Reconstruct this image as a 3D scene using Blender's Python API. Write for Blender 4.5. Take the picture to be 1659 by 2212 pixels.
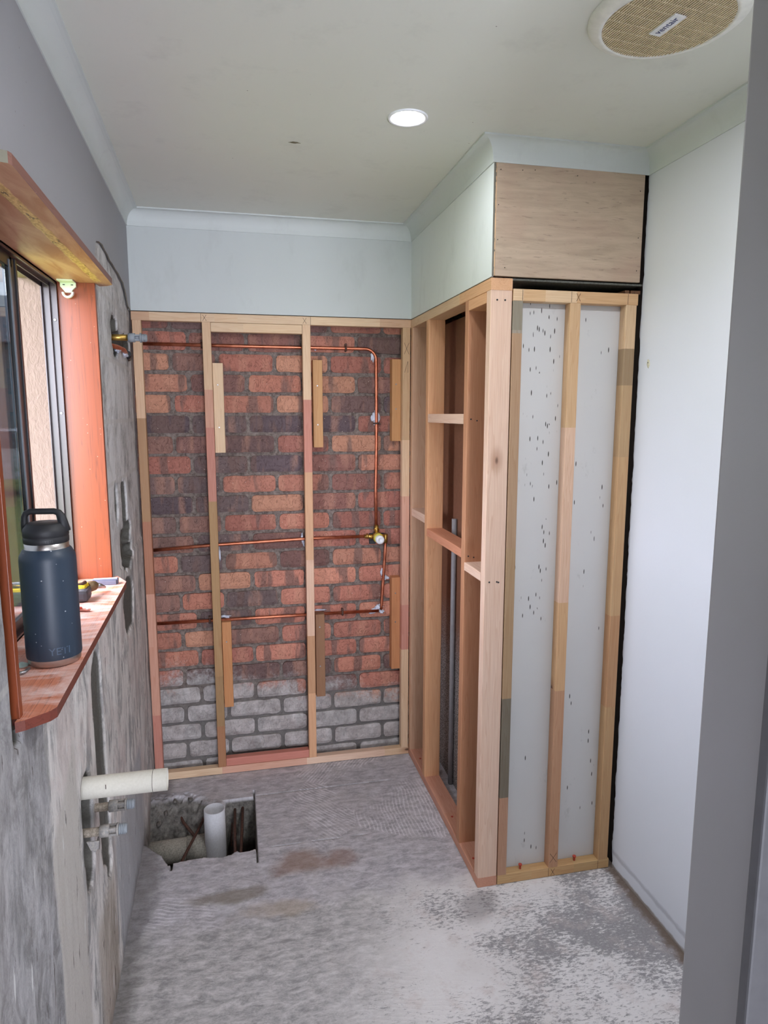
import bpy, bmesh, math, random
from mathutils import Vector, Matrix, noise as mn
S = bpy.context.scene
for o in list(bpy.data.objects): bpy.data.objects.remove(o, do_unlink=True)
COL = S.collection
random.seed(7)

# ------------------------------------------------------------ room dimensions
W1, W2, D, YL, H, ZC, CO, TL = 1.179, 1.698, 2.962, 2.004, 2.441, 2.385, 0.050, 0.0212
ZT = 2.05
BR = D + 0.075          # face of the bricks
SILL = 1.139
def Lx(y): return (D - y) * TL       # face of the left wall

# ------------------------------------------------------------ camera, light, exposure
yaw, pit, rol = 0.217911, -0.14585, 0.000519
fwd = Vector((math.sin(yaw)*math.cos(pit), math.cos(yaw)*math.cos(pit), math.sin(pit)))
rt = Vector((math.cos(yaw), -math.sin(yaw), 0)); up = rt.cross(fwd)
rt2 = rt*math.cos(rol)+up*math.sin(rol); up2 = -rt*math.sin(rol)+up*math.cos(rol)
cd = bpy.data.cameras.new('camera'); cam = bpy.data.objects.new('camera', cd); COL.objects.link(cam)
cd.sensor_fit = 'HORIZONTAL'; cd.sensor_width = 36; cd.lens = 36*1448.53/1659; cd.clip_start = 0.02
m = Matrix((rt2, up2, -fwd)).transposed().to_4x4(); m.translation = Vector((0.40028, 0, 1.63945))
cam.matrix_world = m; S.camera = cam

w = bpy.data.worlds.new('sky'); S.world = w; w.use_nodes = True
bg = w.node_tree.nodes['Background']; bg.inputs[0].default_value = (0.82, 0.86, 1.0, 1); bg.inputs[1].default_value = 8.6
def lamp(name, kind, loc, energy, color, rot=(0,0,0), **kw):
    d = bpy.data.lights.new(name, kind); d.energy = energy; d.color = color
    for k, v in kw.items():
        if k != 'portal': setattr(d, k, v)
    if kw.get('portal'): d.cycles.is_portal = True
    o = bpy.data.objects.new(name, d); COL.objects.link(o); o.location = loc; o.rotation_euler = rot; return o
lamp('sun', 'SUN', (-4, 6, 8), 2.6, (1, .95, .86), (math.radians(18), math.radians(-24), 0), angle=math.radians(2))
# sky portals in the two openings daylight comes in by: the window and the far end of the hall
lamp('window_portal', 'AREA', (-.27, 1.66, 1.575), 1, (1,1,1), (0, math.radians(-90), 0), shape='RECTANGLE', size=.98, size_y=1.08, portal=True)
lamp('hall_portal', 'AREA', (.9, -2.62, 1.0), 1, (1,1,1), (math.radians(90), 0, 0), shape='RECTANGLE', size=.9, size_y=2.0, portal=True)
lamp('downlight_lamp', 'AREA', (.89, 1.913, H-.012), .6, (.92, .96, 1.0), shape='DISK', size=.08)
lamp('added_fill_lamp', 'AREA', (1.12, .98, H-.012), 4.2, (.95, .95, 1.0), shape='DISK', size=.08)  # added lamp out of view, fills the closet front and near floor
vs = S.view_settings; vs.view_transform = 'Standard'; vs.look = 'None'; vs.gamma = 1; vs.use_curve_mapping = False
vs.exposure = 1.55

# ------------------------------------------------------------ helpers
def lin(c):
    return tuple(((v/255)/12.92 if v/255 <= .04045 else ((v/255+.055)/1.055)**2.4) for v in c)
def tag(o, label=None, cat=None, group=None, kind=None):
    if label: o['label'] = label
    if cat: o['category'] = cat
    if group: o['group'] = group
    if kind: o['kind'] = kind
    return o
def empty(name, loc, label, cat, group=None):
    o = bpy.data.objects.new(name, None); COL.objects.link(o); o.location = loc; o.empty_display_size = .05
    return tag(o, label, cat, group)
def link(name, me, mats, parent=None, smooth=False):
    for mt in (mats if isinstance(mats, (list, tuple)) else [mats]): me.materials.append(mt)
    if smooth:
        for p in me.polygons: p.use_smooth = True
    o = bpy.data.objects.new(name, me); COL.objects.link(o)
    if parent is not None:
        o.parent = parent
        if parent.type == 'EMPTY': o.matrix_parent_inverse = Matrix.Translation(-parent.location)
    return o
class B:
    """collects shapes (world coordinates) into one mesh"""
    def __init__(s): s.bm = bmesh.new()
    def box(s, a, b, bev=0.0, mi=0):
        x0,y0,z0 = [min(p,q) for p,q in zip(a,b)]; x1,y1,z1 = [max(p,q) for p,q in zip(a,b)]
        t = bmesh.new(); bmesh.ops.create_cube(t, size=1)
        for v in t.verts: v.co = Vector((x0+(v.co.x+.5)*(x1-x0), y0+(v.co.y+.5)*(y1-y0), z0+(v.co.z+.5)*(z1-z0)))
        if bev: bmesh.ops.bevel(t, geom=t.edges[:], offset=bev, segments=2, affect='EDGES', profile=.6)
        for f in t.faces: f.material_index = mi
        s.merge(t); return s
    def merge(s, t):
        me = bpy.data.meshes.new('t'); t.to_mesh(me); t.free(); s.bm.from_mesh(me); bpy.data.meshes.remove(me)
    def tube(s, pts, r, n=14, closed=False, cap=True, mi=0):
        pts = [Vector(p) for p in pts]; rings = []
        rs = r if isinstance(r, (list, tuple)) else [r]*len(pts)
        ref = None
        for i, p in enumerate(pts):
            if closed: d = (pts[(i+1)%len(pts)]-pts[i-1])
            else: d = pts[min(i+1, len(pts)-1)]-pts[max(i-1, 0)]
            d.normalize()
            if ref is None: ref = Vector((0,0,1)) if abs(d.z) < .9 else Vector((1,0,0))
            u = (ref - d*ref.dot(d)).normalized(); v = d.cross(u); ref = u
            rings.append([s.bm.verts.new(p+(u*math.cos(a)+v*math.sin(a))*rs[i]) for a in [2*math.pi*k/n for k in range(n)]])
        m_ = len(rings)
        for i in range(m_ if closed else m_-1):
            A, C = rings[i], rings[(i+1)%m_]
            for k in range(n):
                f = s.bm.faces.new((A[k], A[(k+1)%n], C[(k+1)%n], C[k])); f.smooth = True; f.material_index = mi
        if cap and not closed:
            for R in (rings[0][::-1], rings[-1]):
                f = s.bm.faces.new(R); f.material_index = mi
        return s
    def lathe(s, c, prof, axis='Z', n=40, mi=0):
        """prof: (radius, height) list"""
        c = Vector(c); rings = []
        def P(r, h, a):
            u, v = r*math.cos(a), r*math.sin(a)
            return c + {'Z': Vector((u, v, h)), 'X': Vector((h, u, v)), 'Y': Vector((u, h, v))}[axis]
        for r, h in prof:
            rings.append([s.bm.verts.new(P(max(r, 1e-5), h, 2*math.pi*k/n)) for k in range(n)])
        for A, C in zip(rings, rings[1:]):
            for k in range(n):
                f = s.bm.faces.new((A[k], A[(k+1)%n], C[(k+1)%n], C[k])); f.smooth = True; f.material_index = mi
        return s
    def prism(s, poly, z0, z1, axis='Z', mi=0):
        """poly of (a,b); axis Z: (x,y) ; X: (y,z) ; Y: (x,z)"""
        def P(a, b, h): return {'Z': (a, b, h), 'X': (h, a, b), 'Y': (a, h, b)}[axis]
        lo = [s.bm.verts.new(P(a, b, z0)) for a, b in poly]; hi = [s.bm.verts.new(P(a, b, z1)) for a, b in poly]
        n = len(poly)
        for R in (lo, hi):
            f = s.bm.faces.new(R); f.material_index = mi
        for i in range(n):
            f = s.bm.faces.new((lo[i], lo[(i+1)%n], hi[(i+1)%n], hi[i])); f.material_index = mi
        return s
    def ball(s, c, r, sc=(1,1,1), seed=0, amp=0.0, sub=2, mi=0):
        t = bmesh.new(); bmesh.ops.create_icosphere(t, subdivisions=sub, radius=1)
        for v in t.verts:
            k = 1 + amp*mn.noise(v.co*1.7+Vector((seed, 0, 0)))
            v.co = Vector((v.co.x*r*sc[0]*k, v.co.y*r*sc[1]*k, v.co.z*r*sc[2]*k)) + Vector(c)
        for f in t.faces: f.smooth = True; f.material_index = mi
        s.merge(t); return s
    def build(s, name, mats, parent=None, bev=0):
        if bev: bmesh.ops.bevel(s.bm, geom=s.bm.edges[:], offset=bev, segments=2, affect='EDGES', profile=.6)
        bmesh.ops.recalc_face_normals(s.bm, faces=s.bm.faces[:])
        me = bpy.data.meshes.new(name); s.bm.to_mesh(me); s.bm.free()
        return link(name, me, mats, parent)

# ------------------------------------------------------------ node helper
class G:
    def __init__(s, name, rough=.7, metallic=0, spec=.5):
        s.m = bpy.data.materials.new(name); s.m.use_nodes = True; s.t = s.m.node_tree
        s.b = s.t.nodes['Principled BSDF']; s.b.inputs['Roughness'].default_value = rough
        s.b.inputs['Metallic'].default_value = metallic; s.b.inputs['Specular IOR Level'].default_value = spec
        s.co = s.t.nodes.new('ShaderNodeTexCoord').outputs['Object']
    def L(s, a, b):
        if hasattr(a, 'is_linked') or hasattr(a, 'links'): s.t.links.new(a, b)
        else:
            try: b.default_value = a
            except Exception: b.default_value = (*a, 1) if len(a) == 3 else a[:3]
    def node(s, t, **kw):
        n = s.t.nodes.new(t)
        for k, v in kw.items(): setattr(n, k, v)
        return n
    def map(s, v=None, scale=(1,1,1), loc=(0,0,0), rot=(0,0,0)):
        n = s.node('ShaderNodeMapping'); s.L(v or s.co, n.inputs[0])
        n.inputs['Scale'].default_value = scale; n.inputs['Location'].default_value = loc; n.inputs['Rotation'].default_value = rot
        return n.outputs[0]
    def noise(s, v=None, scale=5, detail=4, rough=.55, dist=0, out=0):
        n = s.node('ShaderNodeTexNoise'); s.L(v or s.co, n.inputs['Vector']); n.inputs['Scale'].default_value = scale
        n.inputs['Detail'].default_value = detail; n.inputs['Roughness'].default_value = rough; n.inputs['Distortion'].default_value = dist
        return n.outputs[out]
    def vor(s, v=None, scale=5, out='Distance', feature='F1', rnd=1):
        n = s.node('ShaderNodeTexVoronoi', feature=feature); s.L(v or s.co, n.inputs['Vector']); n.inputs['Scale'].default_value = scale
        n.inputs['Randomness'].default_value = rnd
        return n.outputs[out]
    def ramp(s, f, stops):
        n = s.node('ShaderNodeValToRGB'); s.L(f, n.inputs[0]); e = n.color_ramp.elements
        while len(e) < len(stops): e.new(.5)
        for i, (p, c) in enumerate(stops):
            e[i].position = p; e[i].color = (c, c, c, 1) if isinstance(c, (int, float)) else (*c, 1)
        return n.outputs[0]
    def mix(s, f, a, b, mode='MIX'):
        n = s.node('ShaderNodeMix', data_type='RGBA', blend_type=mode); s.L(f, n.inputs[0])
        for v, i in ((a, 6), (b, 7)): s.L((*v, 1) if isinstance(v, tuple) and len(v) == 3 else v, n.inputs[i])
        return n.outputs[2]
    def math(s, op, a, b=0.0, c=0.0, clamp=False):
        n = s.node('ShaderNodeMath', operation=op, use_clamp=clamp)
        for v, i in ((a, 0), (b, 1), (c, 2)): s.L(v, n.inputs[i])
        return n.outputs[0]
    def xyz(s, v=None):
        n = s.node('ShaderNodeSeparateXYZ'); s.L(v or s.co, n.inputs[0]); return n.outputs
    def step(s, v, a, b):
        n = s.node('ShaderNodeMapRange', interpolation_type='SMOOTHSTEP'); s.L(v, n.inputs[0])
        s.L(a, n.inputs[1]); s.L(b, n.inputs[2]); return n.outputs[0]
    def ell(s, cx, cy, rx, ry, axes, soft=.35, nz=None, amp=.5):
        """soft ellipse mask around (cx,cy) in two of the object coordinates"""
        q = s.xyz(); u = s.math('DIVIDE', s.math('SUBTRACT', q[axes[0]], cx), rx); v = s.math('DIVIDE', s.math('SUBTRACT', q[axes[1]], cy), ry)
        r = s.math('SQRT', s.math('ADD', s.math('MULTIPLY', u, u), s.math('MULTIPLY', v, v)))
        if nz is not None: r = s.math('ADD', r, s.math('MULTIPLY', s.math('SUBTRACT', nz, .5), amp*2))
        return s.step(r, 1+soft*.5, 1-soft*.5)
    def bump(s, h, strength=.4, dist=.002, prev=None):
        n = s.node('ShaderNodeBump'); s.L(h, n.inputs['Height']); n.inputs['Strength'].default_value = strength
        n.inputs['Distance'].default_value = dist
        if prev is not None: s.L(prev, n.inputs['Normal'])
        s.L(n.outputs[0], s.b.inputs['Normal']); return n.outputs[0]
    def col(s, c): s.L((*c, 1) if isinstance(c, tuple) and len(c) == 3 else c, s.b.inputs['Base Color']); return s
    def attr(s, name='Col'):
        n = s.node('ShaderNodeAttribute', attribute_name=name); return n.outputs
def plain(name, c, rough=.6, metallic=0, nz=.08, scale=40, spec=.5):
    g = G(name, rough, metallic, spec); c = lin(c)
    f = g.ramp(g.noise(scale=scale), [(.3, 0), (.7, 1)])
    g.col(g.mix(f, tuple(v*(1-nz) for v in c), tuple(min(1, v*(1+nz)) for v in c))); return g.m

# ------------------------------------------------------------ materials
def wood(axis):
    g = G('pine_'+axis, .62); a = g.attr(); i = 'XYZ'.index(axis)
    off = g.node('ShaderNodeVectorMath', operation='SCALE'); g.L((7.3, 3.1, 5.7), off.inputs[0]); g.L(a['Alpha'], off.inputs['Scale'])
    ad = g.node('ShaderNodeVectorMath', operation='ADD'); g.L(g.co, ad.inputs[0]); g.L(off.outputs[0], ad.inputs[1])
    v = ad.outputs[0]
    sc = [38, 38, 38]; sc[i] = 1.4
    rings = g.noise(g.map(v, tuple(sc)), 1.0, 2, .5, .35)
    bands = g.math('FRACT', g.math('MULTIPLY', rings, 12.0))
    bands = g.ramp(bands, [(0, .1), (.55, .45), (.9, 1), (1, .1)])
    sc = [420, 420, 420]; sc[i] = 9
    fib = g.noise(g.map(v, tuple(sc)), 1.0, 3, .6)
    sc = [9, 9, 9]; sc[i] = 1.2
    tone = g.noise(g.map(v, tuple(sc)), 1.0, 3, .5)
    c = g.mix(g.math('MULTIPLY', bands, .5), a['Color'], g.mix(1.0, a['Color'], (.80, .64, .54), 'MULTIPLY'))
    c = g.mix(g.math('MULTIPLY', g.ramp(fib, [(.35, 1), (.7, 0)]), .25), c, g.mix(1.0, c, (.6, .5, .42), 'MULTIPLY'))
    c = g.mix(g.math('MULTIPLY', g.ramp(tone, [(.4, 1), (.65, 0)]), .22), c, g.mix(1.0, c, (.88, .70, .6), 'MULTIPLY'))
    # dark knots
    sk = [14, 14, 14]; sk[i] = 6.5
    kd = g.vor(g.map(v, tuple(sk)), 1.0); kr = g.vor(g.map(v, tuple(sk)), 1.0, 'Color')
    kq = g.xyz(kr)
    knot = g.math('MULTIPLY', g.step(kd, .13, .06), g.math('GREATER_THAN', kq[0], .9))
    halo = g.math('MULTIPLY', g.step(kd, .4, .08), g.math('GREATER_THAN', kq[0], .9))
    c = g.mix(g.math('MULTIPLY', halo, .5), c, lin((150, 90, 52)))
    c = g.mix(g.math('MULTIPLY', knot, .85), c, lin((70, 38, 25)))
    g.col(c); g.bump(g.math('ADD', g.math('MULTIPLY', fib, .6), g.math('MULTIPLY', bands, .2)), .25, .0008)
    return g.m
WOOD = {a: wood(a) for a in 'XYZ'}

def stained(name, base, dark, axis, rough=.35, dust=0.0, scr=0.0):
    """varnished reddish timber of the window surround; dust = worn pale powder patches"""
    g = G(name, rough); i = 'XYZ'.index(axis)
    sc = [45, 45, 45]; sc[i] = 1.1
    r = g.noise(g.map(None, tuple(sc)), 1.0, 3, .6, .3)
    ln = g.ramp(g.math('FRACT', g.math('MULTIPLY', r, 7)), [(0, 0), (.8, .25), (.93, 1), (1, 0)])
    sc = [6, 6, 6]; sc[i] = .8
    t = g.noise(g.map(None, tuple(sc)), 1.0, 2)
    c = g.mix(t, lin(base), lin(tuple(min(255, v*1.12) for v in base)))
    c = g.mix(g.math('MULTIPLY', ln, .55), c, lin(dark))
    sp = g.step(g.vor(None, 85), .09, .05); rn = g.xyz(g.vor(None, 85, 'Color'))
    c = g.mix(g.math('MULTIPLY', sp, g.math('GREATER_THAN', rn[0], .8)), c, lin((235, 190, 165)))
    if dust:
        dn = g.noise(g.map(None, (5, 14, 5)), 1.3, 6, .65, .6)
        dm = g.ramp(dn, [(.42, 0), (.62, 1)])
        c = g.mix(g.math('MULTIPLY', dm, dust), c, lin((242, 218, 212)))
        g.L(g.mix(dm, (rough,)*3, (.75,)*3), g.b.inputs['Roughness'])
    g.col(c); g.bump(r, .15, .001); return g.m
M_JAMB = stained('varnished_jamb', (122, 56, 24), (80, 32, 14), 'Z')
M_SILL = stained('dusty_sill', (204, 128, 98), (120, 55, 35), 'Y', .45, dust=.75)
M_SEDGE = stained('sill_edge', (108, 54, 42), (70, 32, 26), 'Y', .4)
def head_mat():
    g = G('worn_head_board', .5); q = g.xyz()
    n = g.noise(g.map(None, (14, 3, 14)), 1.6, 5, .6, .8)
    c = g.mix(g.ramp(n, [(.35, 0), (.65, 1)]), lin((176, 122, 92)), lin((206, 164, 132)))
    # torn glue strip along the board where an old track was pulled off
    wv = g.math('ADD', q[0], g.math('MULTIPLY', g.math('SUBTRACT', g.noise(g.map(None, (0, 16, 0)), 1, 4), .5), .016))
    strip = g.math('MULTIPLY', g.step(wv, .020, .024), g.step(wv, .043, .039))
    far = g.math('MULTIPLY', strip, g.step(q[1], 2.14, 2.10))
    fr = g.noise(g.map(None, (160, 60, 60)), 1, 4, .7)
    c = g.mix(far, c, g.mix(g.ramp(fr, [(.4, 0), (.6, 1)]), lin((190, 150, 92)), lin((228, 196, 130))))
    dk = g.math('MULTIPLY', far, g.math('MULTIPLY', g.ramp(g.noise(g.map(None, (70, 22, 30)), 1, 3, .7), [(.60, 0), (.64, 1)]), .8))
    c = g.mix(dk, c, lin((60, 36, 24)))
    front = g.step(q[0], .0615, .0625)
    g.col(c); g.bump(g.math('MULTIPLY', fr, far), .6, .002); return g.m
M_HEAD = head_mat()

def paint(name, c1, c2, specks=True, rough=.6, low=None):
    g = G(name, rough)
    n = g.noise(scale=2.2, detail=3); c = g.mix(n, lin(c1), lin(c2))
    if specks:
        v = g.vor(None, 26); r = g.xyz(g.vor(None, 26, 'Color'))
        c = g.mix(g.math('MULTIPLY', g.step(v, .05, .03), g.math('GREATER_THAN', r[0], .9)), c, lin((120, 118, 110)))
    sm = g.noise(g.map(None, (9, 9, 4)), 1, 4, .7)
    c = g.mix(g.math('MULTIPLY', g.ramp(sm, [(.56, 0), (.75, 1)]), .14), c, lin((150, 152, 145)))
    g.col(c); g.bump(g.noise(scale=160, detail=2), .12, .0008); return g.m
M_CEIL = paint('ceiling_paint', (214, 216, 206), (222, 224, 216))
M_WHITE = paint('wall_paint', (222, 228, 226), (230, 234, 234))
M_CORN = paint('cornice_paint', (206, 212, 209), (212, 218, 216), False)
M_SKIN = paint('old_wall_paint', (152, 152, 156), (162, 163, 168))
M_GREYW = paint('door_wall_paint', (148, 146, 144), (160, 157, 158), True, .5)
M_PEDGE = plain('raw_plaster_edge', (120, 116, 105), .9)
def right_mat():
    g = G('right_wall_paint', .55); q = g.xyz()
    c = g.mix(g.noise(scale=2.2, detail=3), lin((214, 218, 222)), lin((222, 225, 232)))
    # short scuff marks
    v = g.map(None, (1, 30, 16)); d = g.vor(v, 1.0); r = g.xyz(g.vor(v, 1.0, 'Color'))
    c = g.mix(g.math('MULTIPLY', g.math('MULTIPLY', g.step(d, .10, .05), g.math('GREATER_THAN', r[0], .86)), .6), c, lin((120, 122, 130)))
    # trowelled skirting line near the floor, dirt at the foot
    nz = g.noise(g.map(None, (1, 12, 30)), 1, 4, .7)
    h = g.math('ADD', q[2], g.math('MULTIPLY', g.math('SUBTRACT', nz, .5), .03))
    c = g.mix(g.math('MULTIPLY', g.math('MULTIPLY', g.step(h, .075, .06), g.step(h, .045, .055)), .45), c, lin((140, 140, 148)))
    c = g.mix(g.math('MULTIPLY', g.step(h, .016, .006), .8), c, lin((128, 112, 96)))
    g.col(c); g.bump(g.noise(scale=120, detail=3), .15, .001); return g.m
M_RIGHT = right_mat()

def brick_mat():
    g = G('old_red_brick', .88, spec=.3); a = g.attr(); q = g.xyz()
    ad = g.node('ShaderNodeVectorMath', operation='MULTIPLY_ADD'); g.L(g.co, ad.inputs[0]); g.L((1, 1, 1), ad.inputs[1])
    sc = g.node('ShaderNodeVectorMath', operation='SCALE'); g.L((3.1, 0, 5.3), sc.inputs[0]); g.L(a['Alpha'], sc.inputs['Scale']); g.L(sc.outputs[0], ad.inputs[2])
    big = g.noise(g.map(ad.outputs[0], (15, 5, 3)), 1, 3, .45)
    c = g.mix(g.ramp(big, [(.55, 0), (.61, .75)]), a['Color'], lin((124, 98, 90)))
    c = g.mix(g.ramp(big, [(.34, .35), (.44, 0)]), c, lin((214, 154, 122)))
    fine = g.noise(scale=55, detail=6, rough=.7)
    c = g.mix(g.math('MULTIPLY', g.ramp(fine, [(.35, 1), (.6, 0)]), .35), c, g.mix(1.0, c, (.6, .52, .52), 'MULTIPLY'))
    # fire cracks and white grit
    cr = g.noise(g.map(None, (40, 40, 22)), 1, 3, .6, 1.2)
    crk = g.ramp(cr, [(.485, 0), (.5, 1), (.515, 0)])
    c = g.mix(g.math('MULTIPLY', crk, .45), c, lin((70, 35, 28)))
    v = g.vor(None, 75); r = g.xyz(g.vor(None, 75, 'Color'))
    c = g.mix(g.math('MULTIPLY', g.step(v, .14, .08), g.math('GREATER_THAN', r[0], .87)), c, lin((214, 196, 180)))
    # grey cement slurry splashed over the lower courses
    wob = g.noise(g.map(None, (3.5, 1, 3.5)), 1, 5, .65)
    z = g.math('ADD', q[2], g.math('MULTIPLY', g.math('SUBTRACT', wob, .5), .34))
    z = g.math('ADD', z, g.math('MULTIPLY', q[0], .16))
    dust = g.step(z, .68, .28)
    dn = g.math('ADD', dust, g.math('MULTIPLY', g.math('SUBTRACT', fine, .5), .8))
    dm = g.step(dn, .25, .75)
    gry = g.mix(g.ramp(g.noise(scale=14, detail=6, rough=.7), [(.35, 0), (.65, 1)]), lin((148, 144, 141)), lin((206, 202, 200)))
    c = g.mix(g.math('MULTIPLY', dm, .93), c, gry)
    hs = g.node('ShaderNodeHueSaturation'); hs.inputs['Saturation'].default_value = .9; g.L(c, hs.inputs['Color']); c = hs.outputs[0]
    g.col(c)
    b1 = g.bump(g.math('ADD', fine, g.math('MULTIPLY', crk, -.5)), .75, .004); return g.m
M_BRICK = brick_mat()
def mortar_mat():
    g = G('mortar', .95, spec=.2); q = g.xyz(); n = g.noise(scale=70, detail=5, rough=.7)
    c = g.mix(g.ramp(n, [(.35, 0), (.65, 1)]), lin((98, 86, 80)), lin((150, 138, 130)))
    z = g.math('ADD', q[2], g.math('MULTIPLY', g.math('SUBTRACT', g.noise(scale=4, detail=4), .5), .4))
    c = g.mix(g.step(z, .55, .2), c, g.mix(n, lin((90, 86, 84)), lin((138, 134, 130))))
    g.col(c); g.bump(n, .8, .004); return g.m
M_MORTAR = mortar_mat()

def leftwall_mat():
    g = G('stripped_cement_render', .93, spec=.25); q = g.xyz(); y, z = q[1], q[2]
    skew = g.node('ShaderNodeCombineXYZ')
    g.L(g.math('ADD', y, g.math('MULTIPLY', z, -.12)), skew.inputs[1]); g.L(z, skew.inputs[2])
    sk = skew.outputs[0]
    st = g.noise(g.map(sk, (0, 12, 4.0)), 1, 9, .76, .9)       # tall vertical scrape streaks
    st2 = g.noise(g.map(sk, (0, 45, 16)), 1, 7, .78, .5)
    bl = g.noise(g.map(None, (0, 4.5, 3)), 1, 4, .6, .4)
    fine = g.noise(scale=140, detail=4, rough=.7)
    pale = g.mix(st2, lin((202, 199, 195)), lin((232, 228, 224)))
    grey = g.mix(fine, lin((136, 135, 133)), lin((172, 171, 170)))
    pk = g.mix(st2, lin((188, 174, 170)), lin((218, 208, 203)))
    c = g.mix(g.ramp(st, [(.44, 0), (.54, 1)]), grey, pale)
    c = g.mix(g.math('MULTIPLY', g.ramp(bl, [(.5, 0), (.62, 1)]), .7), c, pk)
    # upper part beside the window: thinner, greyer wash with block joints showing
    upm = g.step(z, 1.02, 1.35)
    wash = g.mix(g.ramp(g.noise(g.map(None, (0, 6.5, 5)), 1, 9, .76, .5), [(.38, 0), (.54, 1)]), lin((142, 142, 141)), lin((214, 214, 214)))
    c = g.mix(g.math('MULTIPLY', upm, .85), c, wash)
    # smooth patched bay under the sill around the waste pipe
    ne = g.noise(g.map(None, (0, 10, 3)), 1, 4, .6)
    yb = g.math('ADD', y, g.math('MULTIPLY', g.math('SUBTRACT', ne, .5), .05))
    patch = g.math('MULTIPLY', g.math('MULTIPLY', g.step(yb, 1.283, 1.293), g.step(yb, 1.53, 1.49)), g.step(g.math('ADD', z, g.math('MULTIPLY', y, -.5)), .19, .14))
    c = g.mix(patch, c, g.mix(fine, lin((184, 179, 172)), lin((202, 198, 192))))
    strip2 = g.math('MULTIPLY', g.math('MULTIPLY', g.step(yb, 1.93, 1.96), g.step(yb, 2.62, 2.5)), g.step(z, .42, .36))
    c = g.mix(strip2, c, g.mix(fine, lin((160, 161, 163)), lin((186, 187, 190))))
    # yellowish combed glue low beside it
    comb = g.math('MULTIPLY', g.math('MULTIPLY', g.step(yb, 1.60, 1.66), g.step(yb, 1.90, 1.86)), g.step(z, .40, .30))
    cl = g.math('FRACT', g.math('MULTIPLY', g.math('ADD', y, g.math('MULTIPLY', z, .05)), 110))
    c = g.mix(g.math('MULTIPLY', comb, .6), c, g.mix(g.ramp(cl, [(.2, 0), (.5, 1), (.8, 0)]), lin((132, 116, 100)), lin((196, 184, 164))))
    # near side is rough grey
    near = g.step(yb, 1.295, 1.275)
    nr = g.mix(g.ramp(g.noise(g.map(None, (0, 16, 9)), 1, 9, .78, .5), [(.4, 0), (.62, 1)]), lin((120, 119, 120)), lin((182, 181, 183)))
    c = g.mix(g.math('MULTIPLY', near, .85), c, nr)
    # thin white trowel scars
    sc = g.vor(g.map(sk, (0, 34, 5)), 1.0); rr = g.xyz(g.vor(g.map(sk, (0, 34, 5)), 1.0, 'Color'))
    c = g.mix(g.math('MULTIPLY', g.math('MULTIPLY', g.step(sc, .16, .08), g.math('GREATER_THAN', rr[0], .87)), .8), c, lin((222, 222, 220)))
    # thin dark brown torn flecks
    dk = g.noise(g.map(sk, (0, 42, 6)), 1, 6, .75, .3)
    c = g.mix(g.math('MULTIPLY', g.ramp(dk, [(.615, 0), (.645, 1)]), .8), c, lin((74, 62, 56)))
    # block joints (courses 200, blocks 400)
    jz = g.math('ABSOLUTE', g.math('SUBTRACT', g.math('FRACT', g.math('DIVIDE', g.math('ADD', z, -.0135+.1), .2)), .5))
    vy = g.math('ABSOLUTE', g.math('SUBTRACT', g.math('FRACT', g.math('ADD', g.math('DIVIDE', y, .4), g.math('MULTIPLY', g.math('FLOOR', g.math('DIVIDE', g.math('ADD', z, -.0135), .2)), .5))), .5))
    jm = g.math('MULTIPLY', g.math('MAXIMUM', g.step(jz, .05, .02), g.step(vy, .022, .01)), g.math('MULTIPLY', upm, .7))
    c = g.mix(jm, c, lin((196, 194, 190)))
    # the chased recesses and gouges take a darker grey
    a = g.attr('deep')['Fac']
    dp = g.mix(fine, lin((70, 68, 64)), lin((112, 110, 104)))
    c = g.mix(g.step(a, .10, .3), c, dp)
    # darker brown-grey at the foot
    c = g.mix(g.math('MULTIPLY', g.step(g.math('ADD', z, g.math('MULTIPLY', st, .1)), .12, .02), .6), c, lin((100, 92, 86)))
    g.col(c)
    hh = g.math('ADD', g.math('MULTIPLY', st, 1.0), g.math('ADD', g.math('MULTIPLY', fine, .25), g.math('MULTIPLY', st2, .4)))
    g.bump(hh, .7, .006); return g.m
M_LEFT = leftwall_mat()

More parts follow.
